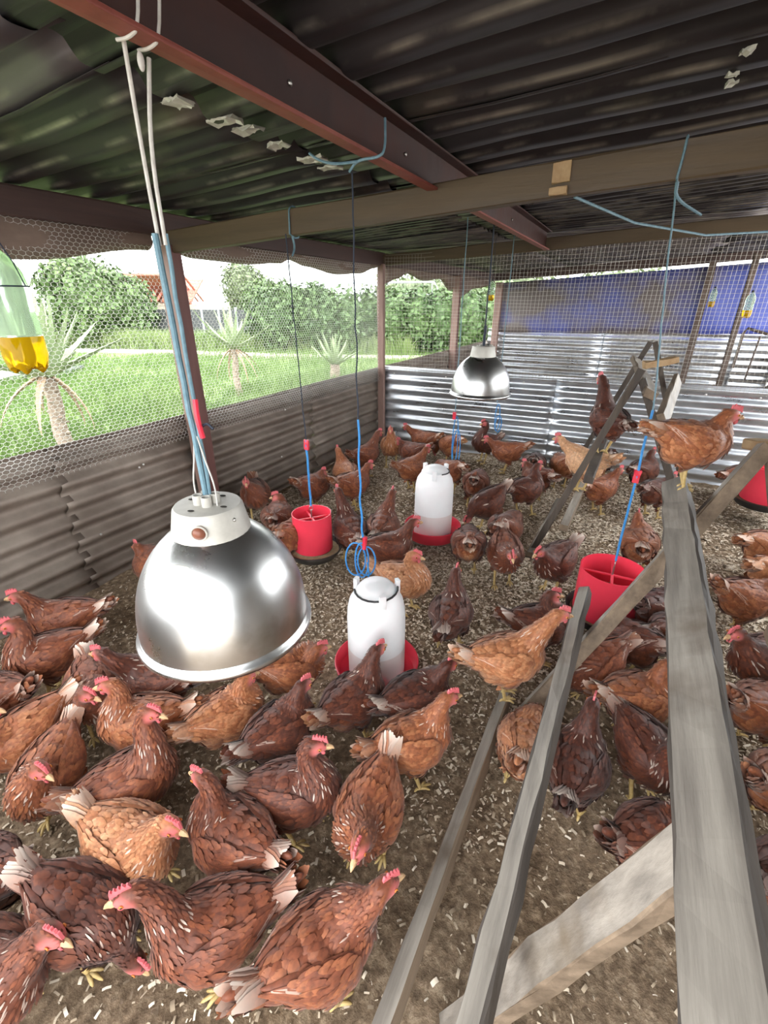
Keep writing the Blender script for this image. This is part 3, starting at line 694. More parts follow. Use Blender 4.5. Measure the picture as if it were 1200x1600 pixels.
def heat_lamp(loc, label, Rr=.2, Ht=.30, rz=0, near=True):
    """origin at the rim centre; dome, rim, cap with four terminals"""
    t = thing('heat_lamp', label, 'lamp', loc, rz)
    prof = []
    for i in range(19):
        a_ = i / 18 * .93; z = i / 18 * Ht * .80
        prof.append((Rr * (1 - a_ ** 2.5) ** .62, z))      # bell: steep side then rounded shoulder
    n = 64
    b = MB(); b.lathe(prof, n=n); b.lathe([(r_ - .002, z) for r_, z in prof][::-1], n=n, mi=1)
    sh = b.build('reflector', [M['alu'], M['alu_in']], t, smooth='all')
    b = MB(); b.lathe([(Rr * .985, .018), (Rr * 1.012, .014), (Rr * 1.02, .006), (Rr * 1.045, .004), (Rr * 1.055, -.004), (Rr * 1.045, -.012), (Rr * .985, -.012), (Rr * .98, 0), (Rr * .985, .018)], n=n)
    b.build('rim', M['alu'], t, smooth='all')
    z0 = Ht * .775
    b = MB(); b.lathe([(Rr * .44, z0 - .012), (Rr * .435, z0), (Rr * .38, z0 + .058), (Rr * .36, z0 + .064), (Rr * .02, z0 + .066)], n=32, cap1=True)
    cap = b.build('cap', M['cap_grey'], t, smooth=True)
    if near:
        for k in range(4):
            a_ = k * math.pi / 2 + .5; c = (math.cos(a_) * .020, math.sin(a_) * .020, z0 + .062)
            b = MB(); b.lathe([(.0125, 0), (.0125, .028), (.0095, .028), (.0095, .006), (.0, .006)], c, 14); b.build('terminal', M['cap_grey'], cap, smooth=True)
        for k in range(4):
            a_ = k * math.pi / 2 - .28; b = MB(); b.ell((math.cos(a_) * .053, math.sin(a_) * .053, z0 + .0655), (.009, .005, .0016), nu=10, nv=6); b.build('slot', M['hole'], cap)
        rot = Matrix.Rotation(R(0), 3, 'Z')
        d = Vector((.25, -1, 0)).normalized(); c = d * Rr * .405 + Vector((0, 0, z0 + .028))
        b = MB(); b.ell(c, (.017, .017, .017), nu=14, nv=10); b.build('socket_hole', M['brown_bulb'], cap, smooth='all')
        b = MB(); V = [c + Vector((d.y, -d.x, 0)) * -math.cos(k * .3927) * .018 + Vector((0, 0, math.sin(k * .3927) * .018)) + d * .006 for k in range(16)]; b.tube(V, .0025, 6, closed=True); b.build('socket_ring', M['cap_grey'], cap, smooth=True)
        d = Vector((.95, -.35, 0)).normalized(); b = MB(); b.ell(d * Rr * .40 + Vector((0, 0, z0 + .04)), (.005, .005, .005), nu=8, nv=6); b.build('screw', M['steel_dark'], cap)
        b = MB(); b.ell((-.02, -.135, Ht * .665), (.035, .004, .010), Matrix.Rotation(.0, 3, 'Z') @ Matrix.Rotation(.5, 3, 'X'), nu=12, nv=6); b.build('paint_scuff', M['daub'], sh)
    else:
        for k in range(3): b = MB(); b.ell((.05 * math.cos(k * 2.1), .05 * math.sin(k * 2.1), z0 + .06), (.016, .016, .016), nu=10, nv=6); b.build('terminal', M['cap_grey'], cap)
    b = MB(); b.ell((0, 0, .10), (.055, .055, .075), nu=16, nv=10); b.lathe([(.03, .16), (.03, Ht * .78)], n=16); b.build('bulb', M['red_plastic'] if not near else M['white_plastic'], t, smooth=True)
    return t, z0 + .066
LX, LY = -.870, .722
lamp1, top1 = heat_lamp((LX, LY, .690), 'big shiny aluminium heat lamp hanging in the left foreground', .221, .372, R(18))
zt = .690 + top1
cords = thing('lamp_cable', 'pale cables and flat blue strap holding up the big foreground lamp', 'cable', (LX, LY, zt))
def chaikin(P, it=2):
    for _ in range(it):
        Q = [P[0]]
        for a, b in zip(P[:-1], P[1:]): Q += [a.lerp(b, .25), a.lerp(b, .75)]
        P = Q + [P[-1]]
    return P
def rel(pts, o):
    P = [Vector(p) - o.location for p in pts]
    return [tuple(p) for p in (chaikin(P) if 3 <= len(P) <= 8 else P)]
b = MB(); b.tube(rel(wob((LX, LY, zt), (LX - .006, LY - .006, 1.62), 10, .0012, 1), cords), .0065, 8); b.build('blue_strap', M['rope_dull'], cords, smooth=True)
b = MB(); b.tube(rel(wob((LX + .006, LY + .006, zt + .01), (LX + .012, LY + .004, 1.62), 10, .0015, 5), cords), .0045, 8); b.build('teal_cord', M['rope_dull'], cords, smooth=True)
for k, (dx, p2) in enumerate(((-.006, (-.862, .712, 1.897)), (.012, (-.850, .748, 1.885)))):
    b = MB(); b.tube(rel([(LX + dx, LY, 1.60), (LX + dx * 1.2, LY, 1.75), p2], cords), .0038, 8); b.build('white_wire', M['rope_white'], cords, smooth=True)
for dx in (-.034, .034):
    b = MB(); b.tube(rel([(LX + dx, LY, zt - .004), (LX + dx * 1.1, LY, zt + .05), (LX + dx * .55, LY, zt + .11), (LX + dx * .15, LY, zt + .17)], cords), .0020, 8); b.build('thin_wire', M['rope_white'], cords, smooth=True)
b = MB()
for y in (LY - .02, LY + .02):
    b.tube(rel([(-.866, y, 1.896), (-.84, y, 1.893), (-.812, y + .004, 1.902), (-.815, y + .03, 2.03)], cords), .0028, 8)
b.build('beam_loop', M['rope_white'], cords, smooth=True)
b = MB(); b.ell(Vector((LX + .02, LY + .008, 1.875)) - cords.location, (.006, .006, .014), nu=10, nv=8); b.build('knot', M['rope_white'], cords, smooth=True)
b = MB(); b.tube(rel([(LX + .02, LY, 1.30), (LX + .028, LY - .01, 1.26), (LX + .03, LY - .005, 1.215)], cords), .006, 8); b.build('red_clip', M['red_tag'], cords, smooth=True)
b = MB(); b.tube(rel([(LX + .028, LY, 1.24), (LX + .045, LY, 1.25), (LX + .062, LY, 1.238)], cords), .003, 6); b.build('black_wire_end', M['rope_dark'], cords, smooth=True)

lamp2, top2 = heat_lamp((-.925, 3.28, .90), 'smaller-looking aluminium heat lamp hanging in front of the back wall', .205, .33, 0, False)
b = MB(); b.tube(wob((-.925, 3.28, .895 + top2), (-.925, 3.28, 1.35), 8, .002, 3), .010, 8); b.tube(wob((-.925, 3.28, 1.35), (-.925, 3.28, roof_z(-.925) + .01), 8, .002, 4), .005, 8)
tag(b.build('lamp_cable', M['rope_dark'], smooth=True), 'dark cord holding up the farther lamp', 'cable')

def loop_pts(c, rx, rz, ax, n=16, ph=0):
    c = Vector(c); ax = Vector(ax).normalized(); return [c + ax * rx * math.sin(2 * math.pi * i / n + ph) + Vector((0, 0, rz * math.cos(2 * math.pi * i / n + ph))) for i in range(n)]
AX = (math.cos(YAW), math.sin(YAW), 0)
# feeder cord 1 over the cross beam
def feeder_cord(x, y, ztop, zbot, beam, label, zswitch=.95, tagz=.85, xb=None, seed=1):
    o = thing('hanging_rope', label, 'rope', (x, y, ztop))
    xb = x if xb is None else xb
    b = MB(); b.tube(rel(wob((xb, y, ztop), (x, y, zswitch), 12, .0025, seed), o), .0032, 6); b.build('upper_cord', M['rope_dark' if seed == 1 else 'rope_dull'], o, smooth=True)
    b = MB(); b.tube(rel(wob((x, y, zswitch), (x, y, zbot), 8, .002, seed + 1), o), .0062 if seed != 7 else .005, 8); b.build('lower_cord', M['rope_blue'], o, smooth=True)
    b = MB(); b.plank(tuple(Vector((x, y, tagz - .028)) - o.location), tuple(Vector((x + .002, y, tagz + .028)) - o.location), .026, .014, up=(0, 1, 0), seg=3); b.build('toggle', M['red_tag'], o)
    if beam:
        by, zb, zt_ = beam
        b = MB(); b.tube(rel([(xb - .004, by - .034, zb + .004), (xb, by - .036, (zb + zt_) / 2), (xb, by - .032, zt_ + .004), (xb + .003, by + .032, zt_ + .005), (xb + .004, by + .034, zb - .004), (xb, by, zb - .010)], o), .004, 6, closed=True)
        b.tube(rel([(xb, by - .02, zb - .006), (xb + .003, by - .01, zb - .05), (x, y, zb - .09)], o), [.006, .005, .004], 6); b.build('beam_loop', M['rope_dull'], o, smooth=True)
    return o
zb1 = roof_z(-1.5) - .166 - .054
def feeder(loc, label, hr=.135, hh=.27, pan=1.5, rz=0, cord_h=.12):
    t = thing('poultry_feeder', label, 'feeder', loc, rz)
    b = MB()
    b.lathe([(hr * .98, .052), (hr * .985, .06), (hr * .985, hh - .01), (hr * .99, hh), (hr * .955, hh), (hr * .945, hh - .01), (hr * .94, .05)], n=44); b.build('hopper', M['red_plastic'], t, smooth=True)
    b = MB(); b.lathe([(.0, hh * .52), (hr * .5, hh * .50), (hr * .94, hh * .46)], n=32); b.build('feed', M['feed'], t, smooth=True)
    for k in range(2):
        a_ = k * math.pi / 2 + .6; d = Vector((math.cos(a_), math.sin(a_), 0)) * hr * .95
        b = MB(); b.plank(tuple(-d + Vector((0, 0, hh - .035))), tuple(d + Vector((0, 0, hh - .035))), .012, .008, seg=3, jit=.0004); b.build('crossbar', M['red_plastic'], t)
    b = MB(); b.tube([(0, 0, hh - .10), (0, 0, hh + .015)], .0045, 8); b.tube(loop_pts((0, 0, hh + .03), .010, .015, AX, 12), .003, 6, closed=True); b.build('hook_rod', M['steel_dark'], t, smooth=True)
    if pan:
        R2 = hr * pan
        b = MB(); b.lathe([(.0, .0), (R2 * .72, .0), (R2 * .80, .006), (R2 * .98, .052), (R2 * 1.0, .062), (R2 * .965, .062), (R2 * .93, .052), (R2 * .76, .012), (.0, .012)], n=44); b.build('pan', M['black_plastic'], t, smooth=True)
        b = MB(); b.lathe([(hr * .55, .050), (hr * .9, .044), (R2 * .90, .036)], n=36); b.build('spilled_feed', M['feed'], t, smooth=True)
    return t
F1 = (-1.515, 1.985)
feeder((F1[0], F1[1], .075), 'red hanging feeder with black pan beside the big lamp', .118, .285, rz=.3)
feeder_cord(F1[0], F1[1], zb1 + .0, .075 + .285 + .045, (2.055, zb1, zb1 + .112), 'navy and blue cord from the cross beam down to the near red feeder', .80, .775, xb=-1.545, seed=1)
F2 = (.115, 2.14)
feeder((F2[0], F2[1], .06), 'red hanging feeder at the right behind the leaning roost bar', .148, .29, rz=1.0, pan=1.22)
zb2 = roof_z(.02) - .168 - .054
feeder_cord(F2[0], F2[1], zb2, .06 + .29 + .045, (2.055, zb2, zb2 + .112), 'long blue cord from the cross beam down to the right red feeder', 1.1, .815, xb=.02, seed=7)
feeder((1.05, 4.0, .135), 'red feeder with black base at the right edge by the back wall', .15, .30, rz=.2, pan=1.35)
cord('feeder_rope', wob((1.05, 4.0, .135 + .33), (1.05, 4.0, roof_z(1.05) + .01), 10, .003, 77), .004, 'rope_dull', 'thin rope from the roof to the far right red feeder')
# loose cord tied to the steel beam
o = thing('hanging_rope', 'loose blue cord hanging from the steel beam to a tied bundle above the floor', 'rope', (-.862, 1.50, 1.88))
X, Y = -.905, 1.525
b = MB(); b.tube(rel(wob((X, Y, 1.87), (X, Y, 1.08), 14, .003, 21), o), .003, 6); b.build('upper_cord', M['rope_dark'], o, smooth=True)
b = MB(); b.tube(rel([(X, Y, 1.08), (X + .006, Y, 1.0), (X - .004, Y, .92), (X + .008, Y, .80), (X - .003, Y, .74), (X + .01, Y, .66), (X + .004, Y, .6), (X + .012, Y, .56)], o), .0048, 6); b.build('lower_cord', M['rope_blue'], o, smooth=True)
b = MB(); b.plank(tuple(Vector((X + .016, Y, .505)) - o.location), tuple(Vector((X + .02, Y, .565)) - o.location), .016, .012, up=(0, 1, 0), seg=3); b.build('toggle', M['red_tag'], o)
b = MB()
for k, (dx, rx, rz_, ph) in enumerate(((-.03, .045, .085, .2), (.0, .03, .09, .9), (.022, .04, .075, 2.0))):
    b.tube(rel(loop_pts((X + dx, Y + .004 * k, .44), rx, rz_, AX, 18, ph), o), .0038, 6, closed=True)
b.tube(rel([(X + .03, Y, .44), (X + .04, Y, .38), (X + .03, Y, .345), (X + .034, Y, .33)], o), .0038, 6)
b.build('cord_bundle', M['rope_blue'], o, smooth=True)
b = MB(); b.tube(rel([(-.90, 1.50, 1.868), (-.866, 1.49, 1.893), (-.79, 1.50, 1.893), (-.783, 1.52, 1.92), (-.80, 1.55, 2.0)], o), .004, 6); b.tube(rel([(-.866, 1.49, 1.888), (-.94, 1.47, 1.885), (-.99, 1.46, 1.90), (-1.02, 1.46, 1.92)], o), .004, 6); b.build('beam_loop', M['rope_dull'], o, smooth=True)
# second tied cord near the far drinker, third behind the far lamp
def bundle_cord(x, y, ztop, ztag, zlow, label, tagm=True):
    o = thing('hanging_rope', label, 'rope', (x, y, ztop))
    b = MB(); b.tube(rel(wob((x, y, ztop), (x, y, ztag), 12, .003, int(x * 100) + 300), o), .0035, 6); b.build('upper_cord', M['rope_dull'], o, smooth=True)
    if tagm: b = MB(); b.plank(tuple(Vector((x - .004, y, ztag - .03)) - o.location), tuple(Vector((x - .004, y, ztag + .03)) - o.location), .026, .016, up=(0, 1, 0), seg=3); b.build('toggle', M['red_tag'], o)
    b = MB(); b.tube(rel(loop_pts((x + .015, y, (ztag + zlow) / 2), .022, (ztag - zlow) / 2, AX, 18), o), .0045, 6, closed=True); b.tube(rel(loop_pts((x + .03, y + .003, (ztag + zlow) / 2 - .06), .03, (ztag - zlow) / 2 - .05, AX, 18), o), .0045, 6, closed=True); b.build('cord_bundle', M['rope_blue'], o, smooth=True)
bundle_cord(-1.18, 3.52, roof_z(-1.18), .66, .22, 'blue cord tied in a long loop above the far drinker, red toggle at its top')
bundle_cord(-1.05, 4.35, roof_z(-1.05), .62, .36, 'thin blue cord loop hanging by the back wall behind the farther lamp', False)
b = MB(); b.tube([(-.30, 2.09, 1.845), (-.1, 2.5, 1.80), (.2, 3.0, 1.79), (.55, 3.4, 1.83), (.9, 3.6, 1.92), (1.1, 3.65, 2.05)], .005, 6)
tag(b.build('slack_rope', M['rope_dull'], smooth=True), 'slack blue rope strung under the roof behind the cross beam', 'rope')

# drinkers
def drinker(loc, label, s=1.0, rz=0):
    t = thing('poultry_drinker', label, 'drinker', loc, rz); t.scale = (s, s, s)
    Rt = .178
    b = MB(); b.lathe([(.0, .0), (Rt * .90, .0), (Rt * .95, .008), (Rt, .068), (Rt * 1.01, .074), (Rt * .985, .076), (Rt * .95, .068), (Rt * .90, .020), (.12, .018), (.0, .018)], n=48); b.build('tray', M['red_plastic'], t, smooth=True)
    b = MB(); b.lathe([(.119, .02), (.120, .17)], n=44); b.build('water_level', M['milky_low'], t, smooth='all')
    b = MB(); b.lathe([(.1195, .168), (.119, .30), (.1165, .345), (.108, .385), (.094, .408), (.086, .418), (.083, .432), (.080, .436), (.077, .436), (.066, .452), (.045, .463), (.0, .468)], n=44); tank = b.build('tank', M['white_plastic'], t, smooth='all')
    b = MB(); b.tube([(math.cos(a_) * .086, math.sin(a_) * .086, .437 + .004 * math.sin(a_ * 1)) for a_ in [-2.9 + .29 * i for i in range(12)]], .0042, 8); b.build('carry_handle', M['black_plastic'], tank, smooth=True)
    for a_ in (.5, math.pi - .3, -1.1):
        b = MB(); c = Vector((math.cos(a_) * .090, math.sin(a_) * .090, .425)); b.plank(tuple(c - Vector((0, 0, .03))), tuple(c + Vector((0, 0, .035))), .026, .016, up=(math.cos(a_), math.sin(a_), 0), seg=4, jit=.0005); b.build('lug', M['white_plastic'], tank, smooth=True)
    return t
drinker((-.725, 1.33, .03), 'white drinker on a red tray in the middle foreground', 1.0, .3)
drinker((-.99, 2.63, .045), 'white drinker on a red tray farther back, hens around it', 1.06, 2.2)
b = MB(); b.plank((-1.12, 2.60, .02), (-.86, 2.70, .02), .20, .05, seg=3); tag(b.build('support_block', M['grey_wood_x']), 'grey block under the farther white drinker', 'block')
b = MB(); b.plank((-.85, 1.30, .008), (-.60, 1.38, .008), .18, .045, seg=3); tag(b.build('support_block', M['grey_wood_x']), 'grey block under the foreground white drinker', 'block')

# bottles
def bottle(loc, label, s=1.0, rz=0, lean=0, wire=True, tall=1.0):
    t = thing('hanging_bottle', label, 'bottle', loc, rz); t.scale = (s, s, s); t.rotation_euler = (lean, 0, rz)
    def petal(z0): # lobed base
        V, F = [], []; n = 40; rows = [(.018, .010), (.034, .0), (.046, .012), (.0525, .045), (.0525, .095)]
        return rows, n
    b = MB(); rows, n = petal(0); V, F = [], []
    for j, (r_, z) in enumerate(rows):
        for k in range(n):
            th = 2 * math.pi * k / n; lob = .5 + .5 * math.cos(5 * th); f_ = max(0, 1 - j / 3.2)
            V.append((r_ * (1 - .12 * f_ * (1 - lob)) * math.cos(th), r_ * (1 - .12 * f_ * (1 - lob)) * math.sin(th), z + .022 * f_ * (1 - lob)))
    for j in range(len(rows) - 1):
        for k in range(n): k2 = (k + 1) % n; F.append((j*n+k, j*n+k2, (j+1)*n+k2, (j+1)*n+k))
    F.append(tuple(range(n - 1, -1, -1))); F.append(tuple((len(rows) - 1) * n + k for k in range(n)))
    b.add(V, F); b.build('liquid', M['oil'], t, smooth=True)
    T = tall
    b = MB(); b.lathe([(.0527, .096), (.0527, .13 * T), (.0505, .15 * T), (.0505, .17 * T), (.053, .19 * T), (.053, .215 * T), (.046, .25 * T), (.03, .28 * T), (.0145, .297 * T), (.0145, .302 * T)], n=36)
    body = b.build('bottle_shell', M['glass_pet'], t, smooth='all')
    b = MB(); b.lathe([(.0165, .298 * T), (.0165, .324 * T), (.0, .325 * T)], n=20, cap0=True); b.build('cap', M['bottle_cap'], t, smooth=True)
    if wire:
        b = MB(); b.tube([(.054 * math.cos(a_), .054 * math.sin(a_), .215 * T) for a_ in [i * math.pi / 10 for i in range(20)]], .0016, 5, closed=True)
        b.tube([(.054, 0, .215 * T), (.040, .0, .27 * T), (.014, 0, .33 * T), (0, 0, .36 * T)], .0016, 5); b.build('wire_tie', M['rope_dark'], t, smooth=True)
    return t
bottle((-1.262, .612, 1.345), 'plastic bottle with yellow liquid hanging at the left edge', .86, .5, tall=1.0)
b = MB(); b.tube(wob((-1.262, .612, 1.345 + .355 * .86), (-1.262, .615, roof_z(-1.26)), 6, .002, 2), .0018, 5); tag(b.build('bottle_wire', M['rope_dark']), 'thin wire from the roof to the yellow bottle', 'wire')
def small_bottle(px_loc, label, s):
    o = bottle(px_loc, label, s, 0, wire=False)
    b = MB(); b.tube([(0, 0, .32), (0, .0, (roof_z(px_loc[0]) + .01 - px_loc[2]) / s)], .003, 5); b.build('wire_tie', M['rope_dark'], o)
small_bottle((-1.27, 4.60, 1.50), 'small bottle with yellow liquid hanging by the pale post behind the farther lamp', .56)
small_bottle((.82, 8.2, 1.42), 'clear bottle hanging before the tarpaulin, left of two', .80)
small_bottle((1.13, 7.4, 1.31), 'yellow bottomed bottle hanging before the tarpaulin, right of two', .95)

# ================================================================== roosts
def roost(name, label, loc):
    return thing(name, label, 'roost', loc)
r1 = roost('roost', 'near slatted roost of weathered bars at the right foreground', (.0, 1.0, 0))
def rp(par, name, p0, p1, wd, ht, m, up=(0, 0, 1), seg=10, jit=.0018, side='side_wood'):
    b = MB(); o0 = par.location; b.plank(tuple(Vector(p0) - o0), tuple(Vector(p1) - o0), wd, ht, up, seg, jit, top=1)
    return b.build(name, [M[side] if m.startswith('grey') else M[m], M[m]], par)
rp(r1, 'perch', (.236, 1.93, .876), (.206, .20, .876), .082, .048, 'grey_wood_y', up=(-.55, 0, .83), seg=24, side='side_shade')
rp(r1, 'perch', (.012, 1.74, .440), (-.022, .22, .440), .044, .040, 'grey_wood_y', up=(-.40, 0, .92), seg=18, side='side_shade')
rp(r1, 'perch', (-.185, 1.42, .095), (-.197, .15, .095), .042, .040, 'grey_wood_y', up=(-.3, 0, .95), seg=14)
sl = Vector((.47, 0, 1.19)).normalized(); upn = (-sl.z, 0, sl.x)
rp(r1, 'leg', (-.165, 1.28, -.02), (.455, 1.885, 1.06), .042, .05, 'grey_wood_x', up=upn, seg=12)
rp(r1, 'leg', (-.073, .455, .0), (.214, .525, .852), .068, .040, 'grey_wood_x', up=(-.62, -.35, .70), seg=10)
rp(r1, 'leg', (.475, 1.91, 1.06), (.86, 1.93, -.02), .045, .05, 'grey_wood_x', up=(.93, 0, .36), seg=12)
rp(r1, 'leg', (.345, .30, 1.18), (.82, .30, -.02), .045, .05, 'grey_wood_x', up=(.93, 0, .36), seg=8)
rp(r1, 'cross_piece', (.43, 2.0, 1.04), (.51, 1.83, 1.075), .05, .035, 'cut_wood', seg=3)
rp(r1, 'perch', (.62, 1.75, .455), (.62, .2, .455), .05, .045, 'grey_wood_y', seg=8)
r2 = roost('roost', 'farther A-frame roost of dark timbers before the back wall', (.05, 3.4, 0))
sl2 = Vector((.40, 0, 1.2)).normalized(); up2 = (-sl2.z, 0, sl2.x)
rp(r2, 'leg', (-.355, 2.70, -.02), (.055, 2.70, 1.19), .028, .036, 'brown_wood', up=up2, seg=10)
rp(r2, 'leg', (.065, 2.72, 1.14), (.62, 2.72, -.02), .028, .036, 'brown_wood', up=(.9, 0, .42), seg=10)
rp(r2, 'leg', (-.34, 4.2, -.02), (.10, 4.2, 1.22), .028, .036, 'brown_wood', up=up2, seg=8)
rp(r2, 'leg', (.13, 4.2, 1.22), (.62, 4.2, -.02), .028, .036, 'brown_wood', up=(.9, 0, .42), seg=8)
rp(r2, 'perch', (.115, 2.62, 1.085), (.02, 4.3, 1.085), .060, .04, 'grey_wood_y', up=(.4, 0, 1), seg=8)
rp(r2, 'perch', (.195, 2.66, .95), (.345, 4.3, .95), .085, .036, 'grey_wood_y', up=(1, 0, .5), seg=8)
rp(r2, 'perch', (-.165, 2.62, .285), (-.12, 4.3, .285), .05, .04, 'grey_wood_y', seg=8)
rp(r2, 'perch', (-.085, 2.62, .60), (-.05, 4.3, .60), .05, .04, 'brown_wood', seg=8)
rp(r2, 'perch', (-.335, 2.62, .06), (-.30, 3.6, .06), .04, .035, 'grey_wood_y', seg=8)
rp(r2, 'cross_piece', (.06, 2.74, 1.205), (.20, 2.80, 1.235), .045, .03, 'cut_wood', seg=3)

